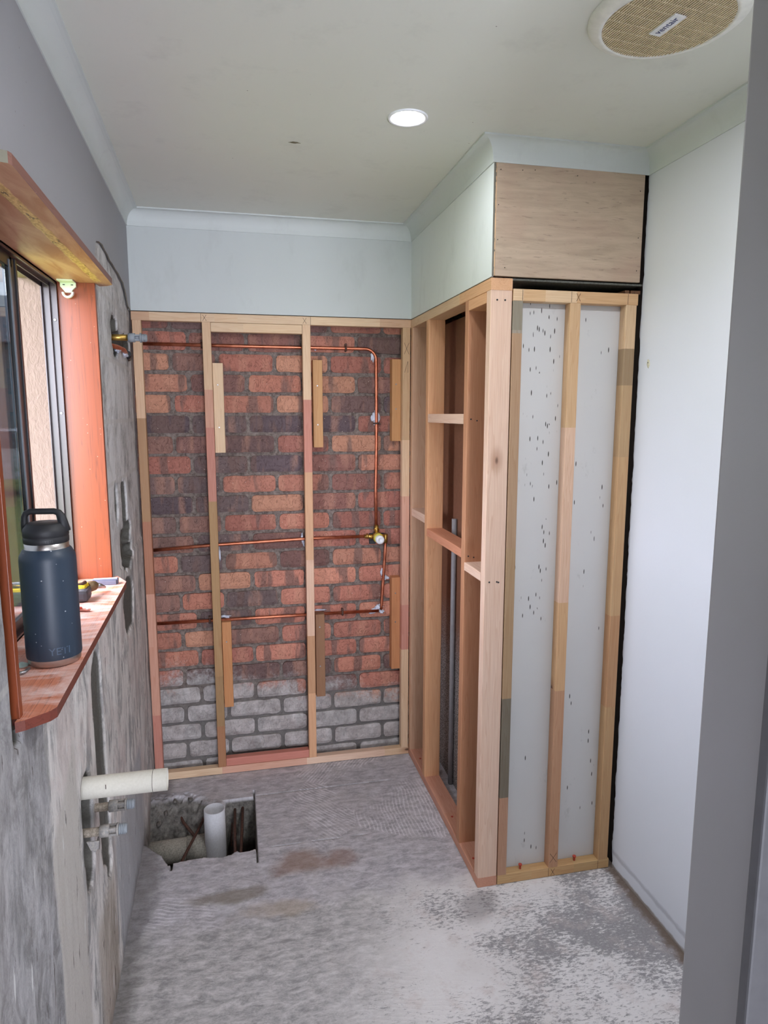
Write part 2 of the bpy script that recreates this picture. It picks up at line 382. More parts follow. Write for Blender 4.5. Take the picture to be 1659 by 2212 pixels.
def floor_mat():
    g = G('ground_concrete_slab', .9, spec=.3); q = g.xyz(); x, y, z = q[0], q[1], q[2]
    def comb(scale, pitch, seed):
        cell = g.vor(g.map(None, (1, 1, 1), (seed, seed*.7, 0)), scale, 'Color'); cq = g.xyz(cell)
        r = g.node('ShaderNodeVectorRotate', rotation_type='Z_AXIS'); g.L(g.co, r.inputs['Vector'])
        g.L(g.math('MULTIPLY', g.math('FLOOR', g.math('MULTIPLY', cq[0], 5)), .62), r.inputs['Angle'])
        rq = g.xyz(r.outputs[0])
        wob = g.noise(scale=5, detail=2)
        s_ = g.math('SINE', g.math('MULTIPLY', g.math('ADD', rq[0], g.math('MULTIPLY', wob, .05)), 2*math.pi/pitch))
        rag = g.noise(r.outputs[0], 1, 2); 
        n_ = g.noise(g.map(r.outputs[0], (90, 22, 1)), 1, 5, .7)
        return g.step(g.math('ADD', s_, g.math('MULTIPLY', g.math('SUBTRACT', n_, .5), 5)), .1, .9), cq[1]
    c1, k1 = comb(3.0, .015, 0.0)
    fine = g.noise(scale=150, detail=5, rough=.7)
    mid = g.noise(scale=7, detail=6, rough=.65)
    streak = g.noise(g.map(None, (17, 36, 1)), 1, 9, .82, .3)
    dark = g.mix(fine, lin((132, 129, 133)), lin((180, 177, 182)))
    lite = g.mix(mid, lin((208, 205, 210)), lin((234, 231, 236)))
    on = g.math('MULTIPLY', g.math('GREATER_THAN', k1, .55), g.ramp(g.noise(scale=3.1, detail=3), [(.42, 0), (.55, 1)]))
    A = g.mix(g.math('ADD', g.math('MULTIPLY', g.ramp(streak, [(.40, 0), (.60, 1)]), .75), g.math('MULTIPLY', g.math('MULTIPLY', c1, on), .5), clamp=True), dark, lite)
    A = g.mix(g.math('MULTIPLY', g.ramp(mid, [(.5, 0), (.66, 1)]), .45), A, lin((190, 187, 187)))
    # near and right: white tile adhesive left on the slab, worn to dark spots
    sp = g.noise(g.map(None, (46, 120, 1), (0, 0, 0), (0, 0, .35)), 1, 8, .8, .3)
    patchy = g.noise(scale=3.2, detail=5, rough=.65)
    th = g.math('ADD', g.math('MULTIPLY', g.math('SUBTRACT', patchy, .5), .75), g.math('MULTIPLY', g.math('SUBTRACT', x, .75), .16))
    wm = g.step(g.math('SUBTRACT', sp, th), .33, .44)
    white = g.mix(mid, lin((206, 202, 200)), lin((232, 230, 230)))
    gr2 = g.mix(fine, lin((112, 110, 113)), lin((176, 173, 174)))
    Bc = g.mix(wm, gr2, white)
    Bc = g.mix(g.ramp(g.noise(scale=12, detail=5, rough=.7), [(.52, 0), (.68, .5)]), Bc, lin((196, 184, 180)))
    # where the old wet area ends
    nb = g.noise(scale=6, detail=5, rough=.6)
    t = g.math('ADD', g.math('SUBTRACT', y, g.math('MULTIPLY', x, .10)), g.math('MULTIPLY', g.math('SUBTRACT', nb, .5), .28))
    fm = g.step(t, 2.06, 1.93)
    rx = g.step(g.math('ADD', g.math('ADD', x, g.math('MULTIPLY', y, -.3)), g.math('MULTIPLY', g.math('SUBTRACT', nb, .5), .3)), .02, .45)
    Bl = g.mix(rx, g.mix(g.ramp(streak, [(.4, 0), (.6, 1)]), lin((150, 148, 148)), lin((206, 203, 203))), Bc)
    c = g.mix(fm, A, Bl)
    # rust and damp stains
    for cx, cy, rx_, ry_, cc, s_ in ((.60, 2.27, .10, .06, (140, 104, 80), .6), (.74, 2.27, .05, .05, (136, 98, 80), .5), (.33, 2.15, .11, .03, (120, 108, 88), .6),
                                  (.50, 2.06, .12, .04, (176, 158, 132), .45), (1.15, 1.92, .06, .06, (110, 104, 104), .5), (.95, 1.42, .2, .06, (120, 116, 118), .4)):
        mk = g.ell(cx, cy, rx_, ry_, (0, 1), .9, nb, 1.2)
        c = g.mix(g.math('MULTIPLY', mk, s_), c, lin(cc))
    # dirt along the right wall; darker along the left wall and down in the hole
    e = g.math('ADD', x, g.math('MULTIPLY', g.math('SUBTRACT', g.noise(scale=22, detail=5, rough=.7), .5), .07))
    c = g.mix(g.math('MULTIPLY', g.step(e, 1.655, 1.685), .8), c, lin((104, 86, 70)))
    e2 = g.math('SUBTRACT', x, g.math('MULTIPLY', nb, .12))
    c = g.mix(g.math('MULTIPLY', g.step(e2, .05, -.01), .55), c, lin((84, 80, 76)))
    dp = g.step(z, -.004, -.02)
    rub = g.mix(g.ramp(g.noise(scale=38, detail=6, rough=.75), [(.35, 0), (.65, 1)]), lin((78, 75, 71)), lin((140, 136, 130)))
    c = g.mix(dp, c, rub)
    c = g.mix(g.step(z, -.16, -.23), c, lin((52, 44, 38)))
    g.col(c)
    hgt = g.math('ADD', g.math('MULTIPLY', fine, .3), g.math('ADD', g.math('MULTIPLY', streak, .5), g.math('MULTIPLY', g.math('MULTIPLY', c1, on), .12)))
    g.bump(hgt, .5, .003); return g.m
M_FLOOR = floor_mat()

def sheet_mat():
    g = G('white_backing_sheet', .5)
    c = g.mix(g.noise(scale=2.5, detail=4), lin((206, 206, 204)), lin((216, 216, 214)))
    q = g.xyz()
    v = g.map(None, (150, 1, 30)); d = g.vor(v, 1.0); r = g.xyz(g.vor(v, 1.0, 'Color'))
    left = g.step(q[0], 1.46, 1.40)
    th = g.math('SUBTRACT', .965, g.math('MULTIPLY', g.math('MULTIPLY', left, g.step(q[2], .75, 1.1)), g.ramp(g.noise(g.map(None, (9, 1, 2.2)), 1, 3), [(.4, .04), (.6, .34)])))
    c = g.mix(g.math('MULTIPLY', g.step(d, .32, .2), g.math('GREATER_THAN', r[0], th)), c, lin((46, 44, 38)))
    c = g.mix(g.math('MULTIPLY', g.ramp(g.noise(g.map(None, (12, 1, 7)), 1, 5, .7), [(.62, 0), (.72, .3)]), 1.0), c, lin((140, 140, 134)))
    g.col(c); return g.m
M_SHEET = sheet_mat()
def ply_mat():
    g = G('plywood', .6)
    n = g.noise(g.map(None, (5, 1, 40)), 1, 6, .65, .6)
    c = g.mix(g.ramp(n, [(.35, 0), (.65, 1)]), lin((176, 156, 134)), lin((198, 177, 154)))
    d = g.noise(g.map(None, (16, 1, 150)), 1, 4, .7, .4)
    c = g.mix(g.math('MULTIPLY', g.ramp(d, [(.60, 0), (.66, 1)]), .4), c, lin((96, 84, 70)))
    c = g.mix(g.math('MULTIPLY', g.ramp(g.noise(scale=6, detail=3), [(.45, 0), (.7, 1)]), .35), c, lin((184, 150, 132)))
    g.col(c); g.bump(n, .1, .001); return g.m
M_PLY = ply_mat()
def brown_mat():
    g = G('brown_hardboard', .75); q = g.xyz(); n = g.noise(scale=60, detail=5, rough=.7)
    c = g.mix(n, lin((112, 72, 52)), lin((136, 92, 68)))
    sp = g.mix(g.ramp(g.noise(scale=170, detail=3), [(.45, 0), (.6, 1)]), lin((88, 80, 76)), lin((170, 164, 162)))
    t = g.math('ADD', q[2], g.math('MULTIPLY', g.math('SUBTRACT', g.noise(scale=5), .5), .4))
    c = g.mix(g.step(t, .85, .5), c, sp)
    g.col(c); return g.m
M_BROWN = brown_mat()
def copper_mat():
    g = G('copper', .28, 1.0); n = g.noise(scale=30, detail=5)
    g.col(g.mix(g.ramp(n, [(.35, 0), (.7, 1)]), lin((190, 112, 84)), lin((226, 150, 118))))
    g.L(g.ramp(n, [(.3, .32), (.7, .55)]), g.b.inputs['Roughness']); return g.m
M_COPPER = copper_mat()
def scuffed(name, c1, c2, chip, rough=.5, thr=.9, scale=60, spec=.5, metallic=0):
    g = G(name, rough, metallic, spec); c = g.mix(g.noise(scale=9, detail=4), lin(c1), lin(c2))
    v = g.vor(None, scale); r = g.xyz(g.vor(None, scale, 'Color'))
    c = g.mix(g.math('MULTIPLY', g.math('MULTIPLY', g.step(v, .2, .1), g.math('GREATER_THAN', r[0], thr)), .8), c, lin(chip))
    g.col(c); return g.m
def crust(name, base, dirt, amt=.5):
    g = G(name, .7); n = g.noise(scale=160, detail=5, rough=.7)
    g.col(g.mix(g.math('MULTIPLY', g.ramp(n, [(.42, 0), (.6, 1)]), amt), lin(base), lin(dirt))); g.bump(n, .5, .001); return g.m
M_BRASS = plain('brass', (200, 165, 90), .35, 1.0)
M_PVC = crust('pvc_cream', (206, 202, 190), (186, 180, 166), .25)
M_PVCW = crust('pvc_white', (206, 206, 210), (170, 168, 166), .25)
M_PVCD = crust('pvc_dirty', (188, 184, 172), (110, 104, 96), .5)
M_RUST = crust('rusty_steel', (92, 60, 48), (48, 34, 30), .7)
M_GREYP = plain('grey_plastic', (138, 144, 150), .5)
M_CRUSTP = crust('cement_crusted_plastic', (140, 138, 136), (178, 170, 160), .7)
M_CRUSTB = crust('cement_crusted_brass', (122, 112, 98), (170, 158, 144), .8)
M_SILIC = plain('sealant', (206, 212, 226), .4)
M_BLACKP = plain('black_plastic', (34, 34, 38), .5)
M_ALU = plain('bronze_aluminium', (62, 48, 50), .3, .0, .1, 20, .6)
M_ALUB = plain('black_aluminium', (36, 36, 40), .35, .0, .1, 20, .6)
M_SCREW = plain('zinc_screw', (170, 170, 172), .35, .9)
M_REDS = plain('red_anchor', (190, 70, 50), .5)
M_TRIMW = plain('white_trim', (232, 234, 236), .4)
M_DARK = plain('dark_void_lining', (52, 44, 38), .9)
M_DTIMB = crust('old_dark_timber', (122, 86, 58), (66, 44, 32), .7)

# ------------------------------------------------------------ setting: floor with the broken hole
def grid(name, xs, ys, fn, mat, flip=False, keep=None, attr=None):
    """fn(u,v)->Vector; keep(u,v) says whether a cell stays"""
    verts = [fn(u, v) for v in ys for u in xs]; n = len(xs); faces = []
    for j in range(len(ys)-1):
        for i in range(n-1):
            if keep and not keep((xs[i]+xs[i+1])/2, (ys[j]+ys[j+1])/2): continue
            f = (j*n+i, j*n+i+1, (j+1)*n+i+1, (j+1)*n+i); faces.append(f[::-1] if flip else f)
    me = bpy.data.meshes.new(name); me.from_pydata(verts, [], faces)
    if attr:
        at = me.attributes.new('deep', 'FLOAT', 'POINT')
        at.data.foreach_set('value', [attr(u, v) for v in ys for u in xs])
    return link(name, me, mat, None, True)
def seq(a, b, h):
    n = max(1, round((b-a)/h)); return [a+(b-a)*i/n for i in range(n+1)]
def nz(x, y, s=1.0, o=0.0): return mn.noise(Vector((x*s+o, y*s-o, o*1.3)))
def fbm(x, y, s=1.0, o=0.0): return nz(x, y, s, o)+.5*nz(x, y, s*2.1, o+3)+.25*nz(x, y, s*4.3, o+7)
def clamp(v, a=0.0, b=1.0): return max(a, min(b, v))
def sst(v, a, b): t = clamp((v-a)/(b-a)); return t*t*(3-2*t)
def near_edge(x):      # jagged near lip of the hole
    pts = [(-.1, 2.55), (.02, 2.50), (.055, 2.455), (.084, 2.425), (.115, 2.36), (.135, 2.372), (.186, 2.378), (.247, 2.381), (.30, 2.368), (.335, 2.375), (.36, 2.392), (.385, 2.38), (.438, 2.392), (.6, 2.392)]
    for (a, b), (c, d) in zip(pts, pts[1:]):
        if a <= x <= c: return b+(d-b)*(x-a)/(c-a) + .004*nz(x, 0, 90)
    return 2.4
def floor_z(x, y):
    z = .0016*fbm(x, y, 9)
    if x < .434 and y > near_edge(x):
        deep = -.27 + .02*fbm(x, y, 30)
        if x > .315:                 # sawn back edge, square
            if y < 2.745: z = deep
        else:                        # broken rubble slope rising to the back and left
            back = 2.745 + .10*sst(x, .30, .14)
            t = sst(y, 2.56, back)
            h = -.27*(1-t) + .016*fbm(x, y, 34) * (1 if y < back+.02 else .2)
            if y < back: z = min(h, .0) if t > .02 else deep
    # saw cut lines running past the corners
    if abs(x-.434) < .003 and 2.31 < y < 2.80: z = min(z, -.02)
    if abs(y-2.752) < .003 and .43 < x < 1.05 and nz(x, 1, 12) > -.35: z = min(z, -.006)
    if abs(y-2.388) < .0025 and .43 < x < .85 and nz(x, 4, 12) > -.1: z = min(z, -.006)
    if abs(x-.125) < .003 and 2.33 < y < 2.38: z = -.03
    # chipped pock near the hole
    d = math.hypot((x-.335)/.03, (y-2.055)/.018); 
    if d < 1: z -= .008*(1-d)
    return z
xs = seq(-.02, .45, .0035) + seq(.45, 1.2, .012)[1:] + seq(1.2, 1.86, .03)[1:]
ys = seq(-2.75, .8, .15) + seq(.8, 2.3, .02)[1:] + seq(2.3, 2.87, .0035)[1:] + seq(2.87, 3.12, .02)[1:]
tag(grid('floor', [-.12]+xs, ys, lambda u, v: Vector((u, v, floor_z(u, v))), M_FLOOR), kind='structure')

# ------------------------------------------------------------ left wall: stripped blockwork with chases, window opening
WY0, WY1, WZ0, WZ1 = 1.152, 2.165, SILL-.018, ZT-.02
def rrect(y, z, y0, y1, z0, z1, r, wob=0.0, s=18):
    cy, cz = (y0+y1)/2, (z0+z1)/2; hy, hz = (y1-y0)/2, (z1-z0)/2; r = min(r, hy, hz)
    dx = max(abs(y-cy)-(hy-r), 0); dz = max(abs(z-cz)-(hz-r), 0)
    d = math.hypot(dx, dz)-r + wob*fbm(y, z, s, 2)
    return sst(-d, -.004, .004)
def deep(y, z):
    v = 0
    v = max(v,   .42*rrect(y, z, 1.745, 1.882, .42, 1.02, .07, .002))
    v = max(v, .30*rrect(y, z, 1.80, 1.87, .36, .50, .05, .006))
    v = max(v, 1.0*rrect(y, z, 1.545, 1.655, .51, .80, .05, .008))
    v = max(v, 1.0*rrect(y, z, 2.47, 2.62, 1.84, 1.975, .05, .018, 26))
    v = max(v, .9*rrect(y, z, 2.60, 2.94, 1.875, 1.935, .03, .014, 26))
    v = max(v, 1.1*rrect(y, z, 2.40, 2.68, 1.09, 1.235, .05, .03, 14))
    v = max(v, .8*rrect(y, z, 2.47, 2.62, 1.20, 1.40, .05, .02, 18))
    v = max(v, .45*rrect(y, z, 2.335, 2.40, 1.27, 1.41, .03, .006))
    v = max(v, .35*rrect(y, z, 2.36, 2.62, .86, 1.06, .09, .02, 10))
    v = max(v, .5*rrect(y, z, 1.118, 1.152, 1.10, 2.0, .01) if y < 1.153 else 0)
    return v
def lw(u, v):
    d = deep(u, v)
    x = Lx(u) - .03*d + .0022*fbm(u, v*.35, 9, 1) + .0010*fbm(u, v*.2, 40, 5)
    if d > .15: x += .006*fbm(u, v, 45, 9)*clamp(d)
    # broken lip left of the window lining and below the sill's near corner
    if u > 1.118 and v > 1.12: x -= .005
    if u > 1.118 and v > 1.12 and u < 1.16 and v < 2.02: x = min(x, Lx(u)-.003)
    return Vector((x, u, v))
ys = seq(.80, 1.10, .02) + seq(1.10, WY0, .0052)[1:] + [WY0+i*(WY1-WY0)/130 for i in range(1, 131)] + seq(WY1, 3.06, .0058)[1:]
zs = seq(-.36, 0, .04) + seq(0, WZ0, .008)[1:] + seq(WZ0, WZ1, .0075)[1:] + seq(WZ1, 2.18, .0075)[1:]
wl = grid('wall_left', ys, zs, lw, M_LEFT, keep=lambda u, v: not (WY0 < u < WY1 and WZ0 < v < WZ1), attr=deep)
tag(wl, kind='structure')
# painted plaster skin above, with the torn lower edge beside the window
edge = [(-2.75, 2.02), (.3, 2.02), (1.0, 2.03), (2.155, 2.03), (2.159, 2.089), (2.175, 2.125), (2.2, 2.14), (2.248, 2.15), (2.313, 2.157), (2.36, 2.151), (2.411, 2.149), (2.46, 2.14), (2.506, 2.141), (2.58, 2.136),
        (2.653, 2.136), (2.72, 2.128), (2.772, 2.126), (2.80, 2.112), (2.826, 2.104), (2.86, 2.08), (2.892, 2.057), (2.962, 2.05), (2.99, 2.05)]
b = B(); bm = b.bm; rows = []
for y, z in edge:
    rows.append([bm.verts.new((Lx(y)+.0005, y, z)), bm.verts.new((Lx(y)+.0045, y, z+.001)), bm.verts.new((Lx(y)+.0045, y, H)), ])
for r0, r1 in zip(rows, rows[1:]):
    f = bm.faces.new((r0[0], r1[0], r1[1], r0[1])); f.material_index = 1
    bm.faces.new((r0[1], r1[1], r1[2], r0[2]))
o = b.build('plaster_skin', [M_SKIN, M_PEDGE], wl)
# lower part of the wall on the camera's side and the outer leaf
b = B(); bm = b.bm
q = [bm.verts.new(p) for p in ((Lx(.8), .8, -.3), (Lx(.8), .8, 2.1), (Lx(-2.75), -2.75, 2.1), (Lx(-2.75), -2.75, -.3))]; bm.faces.new(q)
b.build('painted_wall_face', [M_SKIN], wl)
b = B()
OX0, OX1 = -.192, -.126
for a_, c_ in (((OX0, -2.75, -.5), (OX1, 1.15, 2.6)), ((OX0, 2.163, -.5), (OX1, 3.2, 2.6)), ((OX0, 1.15, -.5), (OX1, 2.163, 1.125)), ((OX0, 1.15, 2.022), (OX1, 2.163, 2.6))): b.box(a_, c_)
g = G('outside_render', .9); n_ = g.noise(g.map(None, (90, 90, 40)), 1, 5, .6, .6)
g.col(g.mix(n_, lin((112, 94, 86)), lin((128, 108, 100)))); g.bump(n_, .8, .004)
b.build('outer_leaf', [g.m], wl)

# ------------------------------------------------------------ brick wall at the back
BPAL = [(190, 118, 96), (196, 124, 98), (178, 110, 92), (166, 104, 88), (194, 130, 102), (198, 138, 106), (136, 98, 90), (118, 92, 88), (154, 104, 92), (190, 122, 98)]
def brick_wall():
    verts, faces, mi, cols = [], [], [], []
    def addbrick(x0, x1, z0, z1, col, seed):
        base = len(verts); nx, nzv = max(4, int((x1-x0)/.018)), 5
        yf = BR + random.uniform(-.003, .004); tl = random.uniform(-.0025, .0025)
        def P(i, j):
            u, v = i/nx, j/nzv
            x = x0+(x1-x0)*u; z = z0+(z1-z0)*v
            ed = min(i, nx-i), min(j, nzv-j)
            n1 = nz(x*1, z, 22, seed)
            if ed[0] == 0: x += (.003*nz(z, seed, 30) + .0015) * (1 if i == 0 else -1)
            if ed[1] == 0: z += (.0028*nz(x, seed, 24) + .001) * (1 if j == 0 else -1)
            if ed[0] == 0 and ed[1] == 0: x += .006*(1 if i == 0 else -1); z += .003*(1 if j == 0 else -1)
            dep = .0055 if min(ed) == 0 else 0
            return Vector((x, yf + dep + .0025*n1 + .002*nz(x, z, 60, seed) + tl*(u-.5), z))
        for j in range(nzv+1):
            for i in range(nx+1): verts.append(P(i, j))
        for j in range(nzv):
            for i in range(nx):
                k = base+j*(nx+1)+i; faces.append((k, k+1, k+nx+2, k+nx+1)); mi.append(0); cols.append(col)
        # sides going back into the joint
        loop = [base+i for i in range(nx+1)] + [base+j*(nx+1)+nx for j in range(1, nzv+1)] + [base+nzv*(nx+1)+i for i in range(nx-1, -1, -1)] + [base+j*(nx+1) for j in range(nzv-1, 0, -1)]
        b2 = len(verts)
        for k in loop: p = verts[k].copy(); p.y = BR+.03; verts.append(p)
        L_ = len(loop)
        for k in range(L_):
            faces.append((loop[k], b2+k, b2+(k+1)%L_, loop[(k+1)%L_])); mi.append(0); cols.append(col)
    k = -3
    while True:
        z1 = 1.988-.088*k; z0 = z1-.088
        if z1 < -.06: break
        if k % 2: js = [-.09, .144, .336] + [.58+.243*i for i in range(6)]
        else: js = [-.03, .216, .459] + [.702+.244*i for i in range(6)]
        for a_, c_ in zip(js, js[1:]):
            rr = random.Random(int(a_*1000)*131+k*17)
            hi = z1 > 1.25; lefty = a_ < .35
            if (k, round(a_, 2)) in ((4, .7), (4, .46), (4, -.03), (3, 1.07), (8, -.03), (6, .46)): ci = (108, 92, 96)
            else:
                ci = rr.choice(BPAL)
                if lefty and rr.random() < .5 and .6 < z1: ci = rr.choice([(136, 108, 102), (120, 102, 100), (156, 114, 100)])
                if .5 < z1 < 1.0 and not lefty: ci = rr.choice([(208, 132, 106), (214, 140, 110), (200, 124, 100), (190, 120, 98)])
            j = rr.uniform(.9, 1.1); l = lin(ci)
            addbrick(a_+.005+rr.uniform(0, .003), c_-.005-rr.uniform(0, .003), z0+.006+rr.uniform(-.001, .002), z1-.006+rr.uniform(-.002, .001), (l[0]*j, l[1]*j, l[2]*j, rr.random()), rr.uniform(0, 50))
        k += 1
    # mortar bed, slightly rough
    base = len(verts); gx = seq(-.12, 1.95, .02); gz = seq(-.2, 2.3, .02)
    for z in gz:
        for x in gx: verts.append(Vector((x, BR+.0135+.004*fbm(x, z, 28, 3), z)))
    n = len(gx)
    for j in range(len(gz)-1):
        for i in range(n-1):
            faces.append((base+j*n+i, base+j*n+i+1, base+(j+1)*n+i+1, base+(j+1)*n+i)); mi.append(1); cols.append((.2, .2, .2, 1))
    me = bpy.data.meshes.new('wall_back'); me.from_pydata(verts, [], faces)
    me.polygons.foreach_set('material_index', mi)
    at = me.color_attributes.new('Col', 'FLOAT_COLOR', 'CORNER'); flat = []
    for p, c in zip(me.polygons, cols): flat += list(c)*p.loop_total
    at.data.foreach_set('color', flat)
    return link('wall_back', me, [M_BRICK, M_MORTAR], None, False)
wb = tag(brick_wall(), kind='structure')
B().box((-.15, BR+.05, -.5), (1.95, BR+.16, 2.6)).build('outer_leaf', [M_DARK], wb)

# ------------------------------------------------------------ upper painted walls, ceiling, right wall, door wall
tag(B().box((-.02, D, ZT+.003), (W1+.05, D+.012, H+.005), 0, 0).build('wall_back_upper', [paint('wall_paint_dimmed', (196, 202, 200), (204, 210, 208))]), kind='structure')  # same room paint, darkened to stand for dimmer light here
# bulkhead lining: painted face, raw edge to the plywood
b = B()
b.box((W1, YL+.001, ZT+.003), (W1+.006, D+.01, H)); 
n = 60
bm = b.bm
for i in range(n):     # ragged broken edge
    z0, z1 = ZT+.004+(ZC-ZT-.004)*i/n, ZT+.004+(ZC-ZT-.004)*(i+1)/n
    dx = .0035+.0035*abs(nz(z0, 1, 45)); b.box((W1+.001, YL-.003*abs(nz(z0, 3, 60)), z0), (W1+.003+dx, YL+.004, z1), 0, 1)
tag(b.build('wall_bulkhead', [M_WHITE, M_PEDGE]), kind='structure')
tag(B().box((-.25, -2.75, H), (2.75, 3.2, H+.12)).build('ceiling', [M_CEIL]), kind='structure')
# right wall: the plaster stops raggedly at the frame; dark masonry behind
wr = B(); bm = wr.bm; prev = None
zz = seq(0.0, H, .012)
for z in zz:
    e = YL+.004+.006*fbm(1, z, 16) + .0025*nz(2, z, 70) if z < ZC else YL+.03
    r = [bm.verts.new((W2, .70, z)), bm.verts.new((W2, 1.8, z)), bm.verts.new((W2, e, z)), bm.verts.new((W2+.010, e-.002, z))]
    if prev:
        for k in range(3):
            f = bm.faces.new((prev[k], prev[k+1], r[k+1], r[k])); f.material_index = 1 if k == 2 else 0
    prev = r
wr = tag(wr.build('wall_right', [M_RIGHT, M_PEDGE]), kind='structure')
B().box((W2+.012, .5, -.4), (W2+.16, 3.2, 2.6)).build('masonry', [M_DARK], wr)
# wall with the doorway the photo is taken from
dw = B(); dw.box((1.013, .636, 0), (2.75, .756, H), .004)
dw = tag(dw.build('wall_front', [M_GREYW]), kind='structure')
B().box((1.0, .620, 0), (1.075, .637, H), .003).build('architrave', [plain('architrave_paint_dimmed', (92, 91, 93), .5)], dw)  # same paint as the wall; its dimmer light is put into the grey
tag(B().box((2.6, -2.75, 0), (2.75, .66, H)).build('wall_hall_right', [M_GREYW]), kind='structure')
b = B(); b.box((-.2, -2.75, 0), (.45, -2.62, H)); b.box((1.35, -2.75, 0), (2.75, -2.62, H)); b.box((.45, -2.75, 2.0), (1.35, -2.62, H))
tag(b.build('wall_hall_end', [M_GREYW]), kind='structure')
tag(B().box((1.85, -2.75, -.1), (2.75, .7, 0)).build('floor_hall', [plain('hall_floor', (150, 140, 130), .6)]), kind='structure')

# ------------------------------------------------------------ cornice (cove), five mitred lengths
prof = [(0, ZC-.006), (.004, ZC-.006), (.004, ZC)] + [(.004+(CO-.010)*(1-math.cos(a)), ZC+(H-.005-ZC)*math.sin(a)) for a in [math.pi/2*i/8 for i in range(1, 9)]] + [(CO, H-.005), (CO, H)]
def corn(name, f0, f1):
    b = B(); A = [b.bm.verts.new(f0(o, z)) for o, z in prof]; C = [b.bm.verts.new(f1(o, z)) for o, z in prof]
    for i in range(len(prof)-1):
        f = b.bm.faces.new((A[i], A[i+1], C[i+1], C[i])); f.smooth = 2 < i < 9
    tag(b.build(name, [M_CORN]), kind='structure')
corn('trim_1', lambda o, z: (Lx(-2.62)+o+.004, -2.62, z), lambda o, z: (Lx(D)+o+.004, D-o, z))
corn('trim_2', lambda o, z: (Lx(D)+o+.004, D-o, z), lambda o, z: (W1-o, D-o, z))
corn('trim_3', lambda o, z: (W1-o, D-o, z), lambda o, z: (W1-o, YL-o, z))
corn('trim_4', lambda o, z: (W1-o, YL-o, z), lambda o, z: (W2-o, YL-o, z))
corn('trim_5', lambda o, z: (W2-o, YL-o, z), lambda o, z: (W2-o, .756, z))

# ------------------------------------------------------------ timber framing
def timber(name, p0, p1, axis, segs, parent, bev=.002, seed=0):
    """one length of dressed pine; segs = [(fraction, sRGB)], finger-jointed tones along it"""
    ax = 'XYZ'.index(axis); o = [i for i in range(3) if i != ax]
    lo = [min(a_, c_) for a_, c_ in zip(p0, p1)]; hi = [max(a_, c_) for a_, c_ in zip(p0, p1)]
    a0, a1 = lo[o[0]], hi[o[0]]; b0, b1 = lo[o[1]], hi[o[1]]
    pr = [(a0+bev, b0), (a1-bev, b0), (a1-bev*.3, b0+bev*.3), (a1, b0+bev), (a1, b1-bev), (a1-bev*.3, b1-bev*.3), (a1-bev, b1), (a0+bev, b1), (a0+bev*.3, b1-bev*.3), (a0, b1-bev), (a0, b0+bev), (a0+bev*.3, b0+bev*.3)]
    ts = [0]; cs = []
    for t, c in segs: ts.append(t); cs.append(c)
    ts[-1] = 1
    mean = [sum(c[i] for c in cs)/len(cs) for i in range(3)]
    cs = [c if sum(c) < 500 and abs(c[0]-c[2]) < 30 else tuple(c[i]*.68+mean[i]*.32 for i in range(3)) for c in cs]
    verts, faces, cols = [], [], []; rnd = random.Random(seed*31+int(sum(p0)*997))
    def V(u, v, t):
        p = [0, 0, 0]; p[ax] = lo[ax]+(hi[ax]-lo[ax])*t; p[o[0]] = u; p[o[1]] = v; return tuple(p)
    n = len(pr)
    for t in ts:
        for u, v in pr: verts.append(V(u, v, t))
    for s_ in range(len(cs)):
        al = rnd.random()
        for k in range(n):
            faces.append((s_*n+k, s_*n+(k+1)%n, (s_+1)*n+(k+1)%n, (s_+1)*n+k)); cols.append((*lin(cs[s_]), al))
    faces.append(tuple(range(n))[::-1]); cols.append((*lin(cs[0]), .3))
    faces.append(tuple(range((len(ts)-1)*n, len(ts)*n))); cols.append((*lin(cs[-1]), .6))
    me = bpy.data.meshes.new(name); me.from_pydata(verts, [], faces)
    at = me.color_attributes.new('Col', 'FLOAT_COLOR', 'CORNER'); flat = []
    for p, c in zip(me.polygons, cols): flat += list(c)*p.loop_total
    at.data.foreach_set('color', flat)
    bm = bmesh.new(); bm.from_mesh(me); bmesh.ops.recalc_face_normals(bm, faces=bm.faces[:]); bm.to_mesh(me); bm.free()
    ob = link(name, me, WOOD[axis], parent); return ob
TAN, YEL, PNK, RED, DPR, GRY, ORG, BRN = (230, 205, 172), (238, 214, 178), (240, 212, 190), (222, 170, 150), (208, 140, 130), (168, 162, 148), (232, 182, 138), (214, 178, 148)
def screw(p, d, parent, r=.0035, mat=None):
    """small screw head at p facing along d"""
    d = Vector(d); p = Vector(p)
    B().tube([p-d*.004, p+d*.0008, p+d*.0022], [r*.5, r, r*.75], 10).build('screw', [mat or M_SCREW], parent)
def marks(name, pts, parent, w_=.0009):
    """thin pencil lines: list of polylines"""
    for pl_ in pts: B().tube(pl_, w_, 4).build(name, [M_PENCIL], parent)
M_PENCIL = plain('pencil', (58, 46, 40), .8)

# back frame against the bricks
fr = empty('stud_wall', (.59, D, 0), 'long pine wall frame standing in front of the red brick wall', 'stud wall')
timber('top_plate', (.004, D, ZT-.035), (W1-.001, D+.035, ZT), 'X', [(.06, BRN), (.28, TAN), (.36, YEL), (.62, TAN), (.88, YEL), (1, BRN)], fr)
timber('bottom_plate', (.004, D, .002), (W1-.001, D+.035, .036), 'X', [(.25, YEL), (.58, RED), (.9, PNK), (1, YEL)], fr)
def st(x, segs, y0=D, seed=0): return timber('stud', (x, y0, .036), (x+.035, y0+.035, ZT-.035), 'Z', segs, fr, seed=seed)
s1 = st(.006, [(.14, DPR), (.3, RED), (.42, RED), (.58, (176, 118, 90)), (.8, (172, 142, 100)), (1, YEL)])
s2 = st(.281, [(.1, (170, 120, 82)), (.22, (158, 130, 84)), (.62, (176, 146, 96)), (.78, DPR), (.86, RED), (1, YEL)], seed=1)
